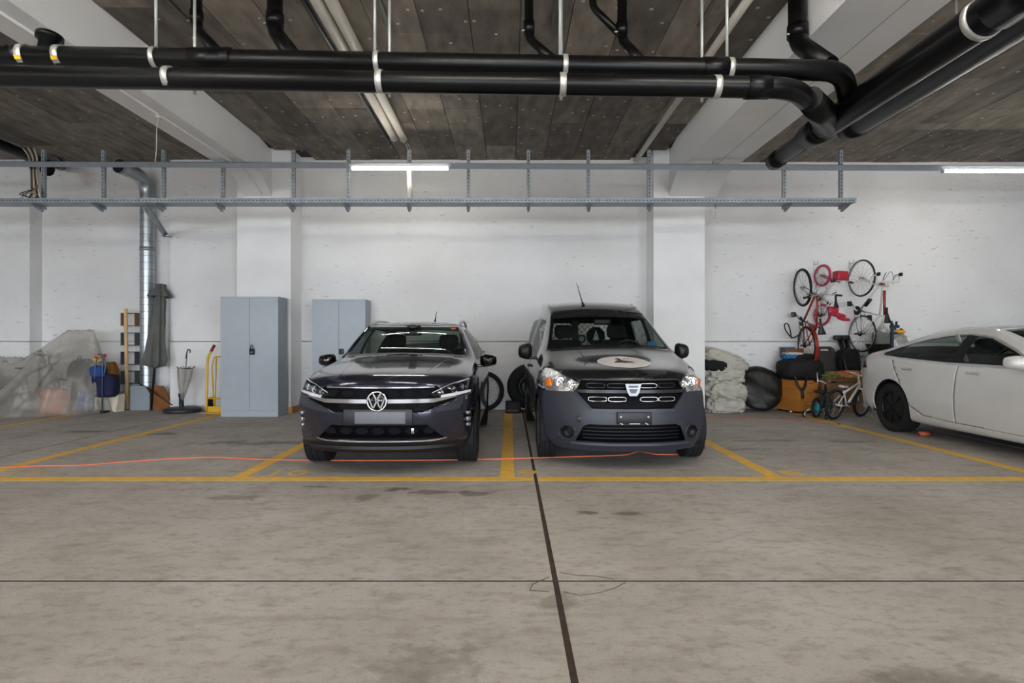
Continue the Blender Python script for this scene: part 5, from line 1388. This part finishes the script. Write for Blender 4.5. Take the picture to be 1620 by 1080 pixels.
# parasol base with clear umbrella
c = P(289, 646, 10.1)
t = thing('parasol_stand', 'round black parasol foot with a short socket tube holding a clear umbrella', 'parasol base', (c.x, 10.1, 0))
part('foot', mat('black_base', (40, 41, 44), .5, var=.15), t, lambda b: b.lathe([(.001, 0), (.29, 0), (.305, .02), (.30, .06), (.24, .085), (.06, .095), (.001, .095)], (c.x, 10.1, 0), 'z', 44))
sx = P(287, 0, 10.1).x
part('socket', M_black if False else mat('black_base', (40, 41, 44), .5), t, lambda b: b.lathe([(.04, .09), (.04, .27), (.05, .275), (.05, .33), (.03, .33), (.03, .12)], (sx, 10.1, 0), 'z', 20))
def plastic(name, col, transp, gl=.12):
    m = bpy.data.materials.new(name); m.use_nodes = True; nt = m.node_tree; N = nt.nodes; L = nt.links
    for n in list(N): N.remove(n)
    o = N.new('ShaderNodeOutputMaterial'); tr = N.new('ShaderNodeBsdfTransparent'); tr.inputs[0].default_value = (.93, .93, .92, 1)
    df = N.new('ShaderNodeBsdfDiffuse'); df.inputs[0].default_value = (*srgb(col), 1); tl = N.new('ShaderNodeBsdfTranslucent'); tl.inputs[0].default_value = (*srgb(col), 1)
    gs = N.new('ShaderNodeBsdfGlossy'); gs.inputs['Roughness'].default_value = .25
    m1 = N.new('ShaderNodeMixShader'); m1.inputs[0].default_value = .4; L.new(df.outputs[0], m1.inputs[1]); L.new(tl.outputs[0], m1.inputs[2])
    nz = N.new('ShaderNodeTexNoise'); nz.inputs['Scale'].default_value = 4; mr = N.new('ShaderNodeMapRange'); mr.inputs[1].default_value = .3; mr.inputs[2].default_value = .7
    mr.inputs[3].default_value = max(0, transp - .12); mr.inputs[4].default_value = min(1, transp + .12); L.new(nz.outputs[0], mr.inputs[0])
    m2 = N.new('ShaderNodeMixShader'); L.new(mr.outputs[0], m2.inputs[0]); L.new(m1.outputs[0], m2.inputs[1]); L.new(tr.outputs[0], m2.inputs[2])
    m3 = N.new('ShaderNodeMixShader'); m3.inputs[0].default_value = gl; L.new(m2.outputs[0], m3.inputs[1]); L.new(gs.outputs[0], m3.inputs[2])
    L.new(m3.outputs[0], o.inputs[0]); MATS[name] = m; return m
M_clear = plastic('clear_umbrella_film', (206, 200, 192), .45)
tip, rim_c = Vector((sx, 10.1, .14)), P(294, 582, 10.08)
t = thing('clear_umbrella', 'half-closed transparent umbrella standing upside down in the black parasol foot', 'umbrella', tip)
pleats(rim_c, tip, [(0, .135), (.1, .13), (.3, .11), (.5, .085), (.75, .05), (1, .02)], M_clear, 'canopy', t, 8, .25, 48)
hk = P(296, 556, 10.06)
part('shaft', M_black, t, lambda b: b.tube([tip + Vector((0, 0, .0)), rim_c, hk], .007, 8))
part('handle', M_black, t, lambda b: b.tube(smooth_path([hk - Vector((.02, 0, .12)), hk, hk + Vector((.015, 0, .03)), hk + Vector((.04, 0, .035)), hk + Vector((.055, 0, .01)), hk + Vector((.05, 0, -.02))], 5), .011, 8))
for k in range(8):
    a = 2 * PI * k / 8; q = rim_c + Vector((.13 * math.cos(a), .13 * math.sin(a), .0))
    part('rib', M_black, t, lambda b: b.tube([rim_c + Vector((0, 0, -.02)), q, q + Vector((.02 * math.cos(a), .02 * math.sin(a), .03))], .006, 5))

# yellow hand truck
M_yel = mat('yellow_enamel', (214, 166, 30), .4, coat=.2, var=.08)
xl, xr = P(330, 0, 10.05).x, P(352, 0, 10.05).x + .13
t = thing('hand_truck', 'yellow two-wheeled hand truck standing beside the padlocked grey cabinet', 'hand truck', ((xl + xr) / 2, 10.05, 0))
for x in (xl, xr):
    part('side_tube', M_yel, t, lambda b: b.tube(smooth_path([(x, 9.98, .03), (x, 10.0, .6), (x, 10.03, .95), (x + .03, 10.12, 1.1)], 6), .021, 10))
    part('grip', mat('red_grip', (132, 30, 26), .5), t, lambda b: b.tube([(x + .02, 10.09, 1.07), (x + .04, 10.17, 1.18)], .026, 10))
part('inner_frame', M_yel, t, lambda b: (b.tube(bend([(xl + .12, 10.02, .06), (xl + .05, 10.06, .8), (xl + .09, 10.07, .98), (xr - .09, 10.07, .98), (xr - .05, 10.06, .8), (xr - .12, 10.02, .06)], .05), .013, 8), b.tube([(xl + .125, 10.07, .97), (xl + .125, 10.03, .1)], .012, 8), b.tube([(xl, 10.0, .25), (xr, 10.0, .25)], .014, 8)))
part('toe_plate', M_yel, t, lambda b: (b.bb((xl - .02, 9.80, .004), (xr + .02, 10.0, .014)), b.bb((xl - .0, 9.985, .014), (xr + .0, 10.0, .11))))
for x in (xl - .005, xr + .005):
    w_ = part('wheel', M_rubber, t, lambda b: b.lathe([(.04, -.028), (.11, -.03), (.128, -.02), (.13, 0), (.128, .02), (.11, .03), (.04, .028)], (x, 10.14, .13), 'x', 30))
    part('hub', M_black, w_, lambda b: b.lathe([(.001, -.03), (.045, -.03), (.045, .03), (.001, .03)], (x, 10.14, .13), 'x', 20))

# shopping trolley, bags
c = P(163, 646, 10.0)
t = thing('shopping_trolley', 'shopping trolley with navy and blue bag on a thin grey frame', 'trolley', (c.x, 10.0, 0))
part('bag', mat('navy_cloth', (22, 26, 62), .85, var=.15), t, lambda b: b.blob((P(167, 0, 10.05).x, 10.05, .47), (.2, .13, .2), .05, 2, 3, 4.5))
part('bag_flap', mat('blue_cloth', (30, 66, 130), .8, var=.2), t, lambda b: b.blob((P(156, 0, 10.02).x, 10.02, .72), (.11, .1, .1), .08, 3, 5, 4))
part('frame', mat('steel_blue_tube', (84, 100, 124), .4, metal=.4), t, lambda b: (b.tube(bend([(P(162, 0, 9.9).x, 9.9, .03), (P(162, 0, 9.9).x, 9.9, .92), (P(159, 0, 9.9).x, 9.94, 1.02), (P(152, 0, 9.9).x, 9.94, 1.02)], .05), .012, 8),
     b.tube(smooth_path([P(150, 600, 9.92), P(152, 572, 9.92), P(160, 565, 9.92), P(167, 574, 9.92), P(164, 595, 9.92)], 5), .011, 8)))
part('base', M_black, t, lambda b: b.rbox((c.x - .09, 10.02, .02), (.36, .26, .036), .012))
t = thing('brown_bag', 'brown and gold rounded bag standing behind the navy shopping trolley', 'bag', P(174, 640, 10.32))
part('body', mat('tan_bag', (150, 100, 44), .8, var=.2), t, lambda b: b.blob((P(174, 0, 10.42).x, 10.42, .42), (.13, .11, .44), .06, 2, 8, 4, flat=.001))
part('label_patch', mat('label_paper', (176, 166, 140), .6), t, lambda b: b.bb((P(177, 0, 10.28).x, 10.275, .49), (P(182, 0, 10.28).x, 10.28, .66)))
t = thing('straw_bundle', 'pale straw-coloured bundle with red tips lying on the blue trolley bag', 'bundle', P(157, 572, 10.05))
part('body', mat('straw', (206, 168, 104), .8), t, lambda b: b.blob(P(157, 567, 10.08), (.09, .07, .07), .15, 3, 2, 2.5))
for px, py in ((152, 565), (166, 562)): part('red_tip', mat('red_tip', (186, 40, 34), .5), t, lambda b: b.blob(P(px, py, 10.0), (.025, .02, .025), .1))
for px0, px1, y, lab, sd in ((148, 163, 10.12, 'cream paper carrier bag with a dark printed line next to the trolley pole', 1), (164, 189, 10.1, 'cream paper carrier bag with folded side, between trolley pole and wall cubes', 2)):
    xa, xb = P(px0, 0, y).x, P(px1, 0, y).x
    t = thing('paper_bag', lab, 'bag', ((xa + xb) / 2, y, 0))
    m = mat('cream_paper', (214, 203, 184), .8, var=.08)
    part('body', m, t, lambda b: b.add([(xa + .02, y - .0, 0), (xb - .05, y - .03, 0), (xb - .01, y + .14, 0), (xa + .02, y + .16, 0), (xa, y + .02, .3), (xb - .02, y + .01, .3), (xb, y + .14, .31), (xa, y + .15, .3)], [(0, 1, 5, 4), (1, 2, 6, 5), (2, 3, 7, 6), (3, 0, 4, 7), (3, 2, 1, 0)]))
    if sd == 1: part('printed_line', M_black, t, lambda b: b.box((lerp(xa, xb, .55), y - .013 + .015, .155), (.09, .004, .018), (.0, 0, -.1)))

# heap under the translucent sheet
M_sheet = plastic('translucent_sheet', (216, 210, 200), .62, .06)
sup = [(P(108, 521, 10.1), P(149, 521, 10.1)), (P(62, 552, 9.86), P(82, 556, 10.36)), (P(-70, 562, 9.95), P(38, 563, 9.95)), (P(68, 611, 9.84), P(99, 609, 9.84)), (P(-120, 600, 9.7), P(-60, 600, 9.7))]
def hgt(x, y):
    best = .004
    for i, (a, c) in enumerate(sup):
        d = c - a; L2 = d.x * d.x + d.y * d.y; u = max(0, min(1, ((x - a.x) * d.x + (y - a.y) * d.y) / L2)); q = a + d * u
        ex, ey = x - q.x, y - q.y
        ang = math.atan2(ey, ex)
        sx_ = 3.2 if ex > 0 else .95
        sy_ = 1.9 if ey < 0 else 2.2
        if i == 0: sx_ = 5.0 if ex > 0 else .62; sy_ = lerp(2.4, 4.2, u) if ey < 0 else 2.2
        if i == 3: sx_, sy_ = (3.0 if ex > 0 else 1.4), 2.4
        dist = math.hypot(ex * sx_, ey * sy_)
        fold = 1 + .10 * math.sin(ang * 9 + i) + .05 * math.sin(ang * 17 + 2 * i)
        best = max(best, q.z - dist * fold - .10 * math.sin(min(1, dist) * PI) * .8)
    return best
rows = []
for j in range(70):
    v = j / 69; row = []
    for i in range(110):
        u = i / 109
        x = lerp(-10.6, -6.98, u); fy = 9.12 if x < -8.6 else lerp(9.12, 9.72, min(1, (x + 8.6) / 1.3)); fy += .05 * math.sin(x * 9) + .03 * math.sin(x * 23)
        y = lerp(fy, 10.44 if x < xl1 else 10.6, v)
        z = (hgt(x, y) + .012 * noise.noise(Vector((x * 6, y * 6, 0)))) * min(1, v / .16) ** .7
        row.append(Vector((x, y, max(.003, z))))
    rows.append(row)
t = thing('plastic_sheet', 'translucent plastic dust sheet draped over a heap of stored things', 'plastic sheet', (-8.5, 9.8, 0))
b = MB(); b.grid(rows); b.build('film', M_sheet, t)
b7 = bike('bicycle', 'dark bicycle hidden beneath the translucent plastic sheet', .3, .9, M_black, M_black, 'city', bar_h=1.0, seat_h=.8)
stand(b7, -8.92, 10.15, 0, 0)
t = thing('terracotta_box', 'terracotta-coloured box seen through the front of the plastic sheet', 'box', (P(84, 0, 9.9).x, 9.97, 0))
part('body', mat('terracotta', (196, 128, 94), .8, var=.15), t, lambda b: b.rbox((P(84, 0, 9.9).x, 9.97, .2), (.4, .28, .4), .02))
part('lid', mat('terracotta_dark', (176, 108, 76), .8), t, lambda b: b.rbox((P(84, 0, 9.9).x, 9.97, .415), (.41, .29, .03), .01))
for px, Y, rr, c, lab, sd in ((122, 10.2, (.22, .16, .46), (52, 56, 58), 'dark upright bag under the tallest corner of the plastic sheet', 4), (132, 10.22, (.12, .12, .18), (34, 60, 120), 'blue bag showing low through the plastic sheet', 6),
                          (-20, 10.2, (.26, .18, .36), (62, 72, 58), 'olive bag under the low end of the plastic sheet', 9), (100, 10.05, (.12, .15, .3), (58, 54, 50), 'brown-grey sack behind the terracotta box under the sheet', 12)):
    t = thing('stored_bag', lab, 'bag', P(px, 640, Y)); x_ = P(px, 0, Y).x
    if sd == 6: x_ += .15; Y = 10.08
    if sd == 12: x_ += .02; Y = 10.34
    if sd == 4: x_ += .1
    part('body', mat('bag_cloth_%d' % sd, c, .9, var=.2), t, lambda b: b.blob((x_, Y, rr[2]), rr, .08, 2.5, sd, 3.2, flat=.001))
    part('strap', M_black, t, lambda b: b.tube(smooth_path([(x_ - .06, Y - rr[1] * .8, rr[2] * 1.6), (x_ - .03, Y - rr[1] * .5, rr[2] * 2.08), (x_ + .03, Y - rr[1] * .5, rr[2] * 2.08), (x_ + .06, Y - rr[1] * .8, rr[2] * 1.6)], 5), .009, 6))
# ================================================================ THINGS BETWEEN AND RIGHT OF THE CARS
t = thing('spare_tyre', 'large black tyre leaning at the wall between the two dark vehicles', 'tyre', (P(832, 0, 10.2).x, 10.25, 0))
tc = Vector((P(838, 0, 10.25).x, 10.28, .44))
part('tyre', M_rubber, t, lambda b: b.lathe([(.2, -.08), (.24, -.1), (.36, -.11), (.40, -.08), (.41, 0), (.40, .08), (.36, .11), (.24, .1), (.2, .08)], tc, 'y', 44, True))
part('wheel_disc', M_rimdark, t, lambda b: b.lathe([(.001, -.05), (.1, -.05), (.17, -.03), (.205, -.07), (.205, .07)], tc, 'y', 36))
t = thing('dark_box', 'low dark storage box with a reddish strip on the floor before the spare tyre', 'box', (P(812, 0, 10).x, 10.0, 0))
part('body', mat('navy_black_box', (20, 21, 28), .6), t, lambda b: b.rbox((P(812, 0, 10.0).x, 10.02, .1), (.27, .24, .2), .02))
part('strip', mat('dull_red', (112, 58, 46), .6), t, lambda b: b.bb((P(802, 0, 9.9).x, 9.893, .03), (P(820, 0, 9.9).x, 9.899, .065)))

# grey tarpaulin stack
M_tarp = mat('grey_tarpaulin', (184, 180, 168), .6, var=.12, scale=5, bump=.7, bscale=11)
def fold(name, lab, c, rad, seed, amp=.16, tilt=0, p=3.0, flat=None, freq=2.2):
    t = thing(name, lab, 'tarpaulin', c, group='folded tarpaulins')
    b = MB(); b.blob(c, rad, amp, freq, seed, p, 64, 36)
    if tilt:
        R = Matrix.Rotation(tilt, 3, 'Y'); b.v = [Vector(c) + R @ (v - Vector(c)) for v in b.v]
    if flat is not None:
        for v in b.v: v.z = max(v.z, flat)
    b.build('bundle', M_tarp, t)
    return t
fold('tarpaulin', 'crumpled grey tarpaulin, lowest of the stack next to the pillar', (3.81, 10.16, .13), (.30, .24, .14), 3, .26, 0, 4, .001, 3.4)
fold('tarpaulin', 'rolled grey tarpaulin with a round end above the lowest one', (3.82, 10.15, .38), (.35, .25, .18), 11, .22, .2, 3, None, 3.2)
fold('tarpaulin', 'bunched grey tarpaulin under the slumped top one', (3.79, 10.16, .66), (.33, .24, .16), 21, .28, .05, 3, None, 3.4)
fold('tarpaulin', 'slumped grey tarpaulin on top of the stack next to the pillar', (3.82, 10.2, .93), (.40, .24, .13), 31, .18, .34, 3, None, 2.8)
t = thing('gap_shade', 'black blob for the shaded gap between the upper two grey tarpaulins', 'cloth', (3.64, 10.1, .8))
part('cloth', mat('gap_black', (12, 12, 13), .9), t, lambda b: b.blob((3.62, 10.1, .82), (.2, .2, .1), .1, 2, 4, 3))  # black filler blob stands in for the shade of the gap
# round dark bag
t = thing('round_bag', 'big round olive-black bag leaning between the grey tarpaulins and the wooden drawers', 'bag', (4.51, 10.26, 0))
rows = []
for i in range(25):
    ph = PI * i / 24; row = []
    for j in range(48):
        a = 2 * PI * j / 48; rr = .41 * math.sin(ph) ** .55
        q = Vector((rr * math.cos(a), -.13 * math.cos(ph), rr * math.sin(a)))
        n_ = noise.noise(Vector((q.x * 3 + q.z * 4, q.z * 3, 2))) * .05 + .02 * abs(noise.noise(Vector((q.x * 9, q.z * 5, 7))))
        q.y -= 2.2 * n_ * math.sin(ph)
        q = Matrix.Rotation(-.32, 3, 'X') @ q
        row.append(Vector((4.51, 10.27, .405)) + q)
    rows.append(row)
b = MB(); b.grid(rows, True, True); b.build('cover', mat('olive_black_nylon', (17, 16, 12), .5, var=.3, bump=.25, bscale=9), t)
part('rim_piping', M_black, t, lambda b: b.tube([Vector((4.51, 10.27, .405)) + Matrix.Rotation(-.32, 3, 'X') @ Vector((.405 * math.cos(2 * PI * k / 40), 0, .405 * math.sin(2 * PI * k / 40))) for k in range(41)], .012, 6))

# wooden drawer unit
yaw = math.radians(17.5)
M_oak = mat('orange_beech', (196, 128, 56), .5, var=.15, scale=2.5, stretch=(1, 1, 5))
t = thing('drawer_unit', 'beech-coloured wooden drawer pedestal under a black holdall', 'drawers', (5.02, 9.87, 0), (0, 0, yaw))
part('carcass', M_oak, t, lambda b: b.bb((0, .018, .03), (.44, .54, .57)), True)
part('plinth', M_black, t, lambda b: b.bb((.02, .05, 0), (.42, .5, .03)), True)
for za, zb in ((.035, .21), (.214, .40), (.404, .565)):
    d = part('drawer', M_oak, t, lambda b: b.bb((.004, 0, za), (.436, .018, zb)), True)
    part('handle', M_steel, d, lambda b: b.tube([(.14, -.005, zb - .045), (.15, -.028, zb - .045), (.29, -.028, zb - .045), (.30, -.005, zb - .045)], .007, 8), True)
part('castor', M_steel, t, lambda b: b.tube([(-.08, .1, .0), (-.08, .1, .05)], [.03, .045], 14), True)
t = thing('black_holdall', 'large black holdall with hanging straps slumped over the wooden drawers', 'bag', (5.2, 10.12, .57))
part('body', mat('holdall_black', (15, 12, 13), .8, var=.3, bump=.3, bscale=12), t, lambda b: b.blob((5.17, 10.14, .76), (.36, .27, .19), .1, 2, 14, 3))
for x0, x1 in ((4.95, 5.06), (5.17, 5.06)): part('strap', M_black, t, lambda b: b.tube(smooth_path([(x0, 9.9, .68), (x0 * .6 + x1 * .4, 9.85, .5), (x1, 9.83, .38), (x1 + .01, 9.83, .26)], 5), .02, 6))
for c, rad, col, lab, sd in (((5.02, 10.2, .985), (.13, .13, .055), (36, 104, 160), 'blue and white cloth on top of the black holdall', 2), ((5.22, 10.22, .97), (.2, .16, .06), (22, 20, 24), 'dark crumpled jacket on top of the black holdall', 7)):
    t = thing('folded_cloth', lab, 'cloth', c)
    part('cloth', mat('cloth_%d' % sd, col, .85, var=.3), t, lambda b: b.blob(c, rad, .2, 3, sd, 3))
    if sd == 2: part('white_hem', mat('white_cloth', (200, 196, 186), .85), t, lambda b: b.blob((5.06, 10.17, 1.035), (.14, .11, .022), .3, 4, 9, 3))
t = thing('brown_carton', 'small brown carton with a blue lid at the back of the holdall', 'box', (5.16, 10.42, .95))
part('carton', mat('carton_brown', (120, 76, 44), .8), t, lambda b: b.rbox((5.17, 10.42, 1.04), (.34, .22, .16), .008))
part('lid', mat('lid_blue', (30, 116, 160), .5), t, lambda b: b.rbox((5.08, 10.41, 1.135), (.2, .2, .03), .008))
# black seat shell, cartons, rack bars
t = thing('black_seat_shell', 'black plastic seat shell with a slotted grip hole leaning at the wall', 'seat shell', (5.66, 10.2, .45))
def shell(b):
    out = [(-.24, 0), (.24, 0), (.20, .3), (.15, .42), (.10, .45), (-.10, .45), (-.15, .42), (-.19, .3)]
    hole = [(-.085, .37), (.085, .37), (.075, .415), (-.075, .415)]
    def tr(p, d): return Vector((5.66, 10.12, .72)) + Matrix.Rotation(-.2, 3, 'X') @ Vector((p[0], d, p[1]))
    for d in (0, .05):
        o0 = len(b.v)
    ring_o = [(-.24, 0), (.24, 0), (.20, .3), (.15, .42), (.10, .45), (-.10, .45), (-.15, .42), (-.19, .3)]
    ring_i = [(-.085, .37), (.085, .37), (.088, .38), (.08, .412), (.075, .415), (-.075, .415), (-.08, .412), (-.088, .38)]
    for d in (0, .05): b.grid([[tr(p, d) for p in ring_o], [tr(p, d) for p in ring_i]], False, True)
    b.grid([[tr(p, 0) for p in ring_o], [tr(p, .05) for p in ring_o]], False, True); b.grid([[tr(p, 0) for p in ring_i], [tr(p, .05) for p in ring_i]], False, True)
part('shell', mat('shell_black', (13, 13, 14), .4), t, shell)
part('side_wing', mat('shell_black', (13, 13, 14), .4), t, lambda b: (b.rbox((5.42, 10.06, .78), (.04, .2, .3), .015, (-.2, .1, 0)), b.rbox((5.90, 10.06, .78), (.04, .2, .3), .015, (-.2, -.1, 0))))
t = thing('open_carton', 'open carton of toys and patterned cloth behind the white child bicycle', 'box', (5.85, 10.15, 0))
part('carton', mat('carton_tan', (132, 100, 66), .85, var=.15), t, lambda b: b.rbox((5.85, 10.18, .31), (.72, .4, .62), .01))
part('flap', mat('carton_tan', (132, 100, 66), .85), t, lambda b: b.box((5.85, 9.93, .60), (.7, .14, .008), (.5, 0, 0)))
for c, rad, col, nm, lab, sd in (((5.72, 10.02, .66), (.19, .13, .06), (156, 104, 66), 'folded_cloth', 'brown patterned cloth spilling from the open carton', 5), ((5.98, 10.0, .67), (.16, .13, .07), (172, 128, 84), 'folded_cloth', 'tan patterned cloth at the sedan end of the open carton', 6),
                             ((6.03, 10.16, .88), (.17, .17, .22), (14, 14, 16), 'black_jacket', 'black jacket heaped above the open carton beside the sedan', 8)):
    t = thing(nm, lab, 'cloth', c); part('cloth', mat('heap_cloth_%d' % sd, col, .9, var=.45, scale=18), t, lambda b: b.blob(c, rad, .22, 3, sd, 3))
t = thing('green_scoop', 'green plastic toy handle poking out of the open carton', 'toy', (5.5, 9.86, .66))
part('handle', mat('toy_green', (40, 120, 60), .5), t, lambda b: b.tube([(5.42, 9.88, .66), (5.62, 9.86, .665)], .02, 8))
part('blade', mat('toy_green', (40, 120, 60), .5), t, lambda b: b.rbox((5.67, 9.86, .665), (.1, .06, .03), .01))
for k, (px, lab) in enumerate(((1334, 'black roof rack bar leaning at the wall, the one behind the seat shell'), (1342, 'black roof rack bar leaning at the wall, the one touching the road bicycle'))):
    t = thing('roof_bar', lab, 'roof bar', P(px + 8, 598, 10.0), group='roof bars')
    a, c = P(px + 12, 600, 10.0), P(px - 6 + k * 2, 534, 10.5)
    part('bar', M_black, t, lambda b: b.tube([a, c], .045, 8))
    part('end_foot', M_black, t, lambda b: b.rbox(c + Vector((-.04, -.03, 0)), (.16, .1, .09), .02))
# bench with odds and ends behind the sedan
bx0, bx1 = P(1376, 0, 10.1).x, P(1450, 0, 10.1).x
t = thing('work_bench', 'pale workbench at the wall behind the boot of the white sedan', 'bench', ((bx0 + bx1) / 2, 10.3, 0))
part('top', mat('bench_top', (176, 172, 164), .6), t, lambda b: b.bb((bx0, 10.05, .95), (bx1, 10.58, 1.0)))
for x in (bx0 + .04, bx1 - .04):
    for y in (10.1, 10.53): part('leg', M_galv, t, lambda b: b.bb((x - .025, y - .025, 0), (x + .025, y + .025, .95)))
def onb(px): return P(px, 0, 10.2).x
t = thing('black_tub', 'low black plastic tub on the workbench under the road bicycle wheel', 'tub', (onb(1394), 10.25, 1.0))
part('tub', mat('tub_black', (20, 20, 21), .5), t, lambda b: b.lathe([(.001, 1.0), (.14, 1.0), (.19, 1.19), (.2, 1.2), (.18, 1.195), (.135, 1.02), (.001, 1.02)], (onb(1393), 10.27, 0), 'z', 32))
part('rim', M_black, t, lambda b: b.torus((onb(1393), 10.27, 1.2), .195, .01, 'z', 32, 6))
t = thing('grey_sack', 'grey-green sack standing in the black tub', 'sack', (onb(1400), 10.27, 1.1))
part('body', mat('sack_grey', (112, 114, 106), .8, var=.2), t, lambda b: b.blob((onb(1397), 10.27, 1.25), (.12, .11, .2), .1, 2.5, 3, 3))
t = thing('white_carrier_bag', 'white plastic carrier bag tied in a point on the grey sack', 'bag', (onb(1401), 10.2, 1.4))
part('bag', plastic('white_film', (222, 220, 214), .15), t, lambda b: b.lathe([(.008, 1.655), (.02, 1.6), (.03, 1.56), (.09, 1.46), (.1, 1.42), (.07, 1.38), (.001, 1.37)], (onb(1400), 10.27, 0), 'z', 14))
part('knot', M_white, t, lambda b: b.tube([(onb(1400), 10.27, 1.64), (onb(1400) - .005, 10.27, 1.67)], .008, 6))
t = thing('bar_clamp', 'dark blue bar clamp standing upright on the workbench', 'clamp', (onb(1411), 10.2, 1.0))
M_navy = mat('clamp_blue', (28, 46, 70), .5)
part('bar', M_navy, t, lambda b: b.bb((onb(1409.5), 10.19, 1.0), (onb(1413.5), 10.22, 1.58)))
part('jaw', M_navy, t, lambda b: (b.bb((onb(1409), 10.18, 1.49), (onb(1422), 10.23, 1.545)), b.bb((onb(1409), 10.18, 1.38), (onb(1419), 10.23, 1.42))))
part('screw', M_black, t, lambda b: (b.tube([(onb(1410.5), 10.2, 1.54), (onb(1410.5), 10.2, 1.62)], .016, 8), b.tube([(onb(1418), 10.2, 1.54), (onb(1418), 10.2, 1.61)], .018, 8)))
t = thing('clear_sack', 'translucent plastic sack on the workbench under a yellow tool', 'sack', (onb(1424), 10.3, 1.0))
part('sack', plastic('sack_film', (196, 194, 188), .25), t, lambda b: b.blob((onb(1425), 10.32, 1.19), (.15, .13, .19), .15, 3, 6, 3.4))
part('tie', M_black, t, lambda b: b.torus((onb(1425), 10.32, 1.37), .05, .008, 'z', 16, 5))
t = thing('power_tool', 'yellow and black power tool lying on the translucent sack', 'tool', (onb(1427), 10.28, 1.4))
part('body', mat('tool_yellow', (222, 164, 24), .45), t, lambda b: (b.rbox((onb(1427), 10.28, 1.43), (.18, .07, .07), .025), b.tube([(onb(1433), 10.28, 1.43), (onb(1436.5), 10.28, 1.42)], [.03, .018], 10)))
part('switch', M_black, t, lambda b: (b.rbox((onb(1430), 10.27, 1.47), (.04, .04, .03), .01, (0, .4, 0)), b.rbox((onb(1421), 10.28, 1.475), (.03, .03, .06), .008)))
part('power_cord', M_black, t, lambda b: b.tube(smooth_path([(onb(1421), 10.28, 1.49), (onb(1424), 10.28, 1.58), (onb(1420), 10.26, 1.575), (onb(1418), 10.24, 1.57)], 5), .004, 5))
# small bottle on the floor by the sedan sill
p = P(1458, 690, 7.55)
t = thing('orange_bottle', 'small orange bottle lying on the floor under the sill of the white sedan', 'bottle', (p.x, 7.5, 0))
part('bottle', mat('dull_orange', (176, 82, 48), .5), t, lambda b: b.lathe([(.001, -.07), (.03, -.07), (.032, .04), (.014, .06), (.014, .08), (.001, .08)], (p.x, 7.5, .033), 'x', 18))
part('cap', M_black, t, lambda b: b.lathe([(.001, .075), (.016, .075), (.016, .1), (.001, .1)], (p.x, 7.5, .033), 'x', 14))

# extension cables on the floor
M_cord = mat('orange_cable', (214, 108, 70), .5, var=.06)
def ground(pts, r=.0065, z=.004):
    return [Vector(((px - CX) * (CAMH * F / (py - CY)) / F, CAMH * F / (py - CY), z)) for px, py in pts]
t = thing('extension_cable', 'thin orange extension cable lying across the bays in front of the two dark vehicles', 'cable', (0, 6, 0))
part('cable', M_cord, t, lambda b: b.tube(smooth_path(ground([(-60, 743), (0, 740), (60, 737.5), (130, 736), (210, 730), (290, 725), (345, 724), (420, 727), (520, 728.5), (640, 728.5), (760, 727), (850, 724.5), (930, 722), (985, 720), (1000, 717), (1012, 714), (1024, 716.5), (1040, 719), (1075, 719), (1095, 717.5), (1108, 715), (1114, 711)]), 6), .0075, 6))
part('plug', M_black, t, lambda b: b.tube(smooth_path([Vector((v.x, v.y, .006)) for v in ground([(1114, 711), (1114, 705), (1110, 700)])], 4), .009, 6))
t = thing('extension_cable', 'thin red cable lying on the floor between the tarpaulins and the small bicycles', 'cable', (4.2, 9.2, 0))
part('cable', mat('red_cable', (170, 84, 56), .6), t, lambda b: b.tube(smooth_path(ground([(1118, 660), (1150, 661), (1200, 663), (1250, 665), (1290, 668), (1325, 671)]), 6), .007, 6))
part('plug', M_black, t, lambda b: b.tube(ground([(1325, 671), (1330, 671.5)]), .012, 6))
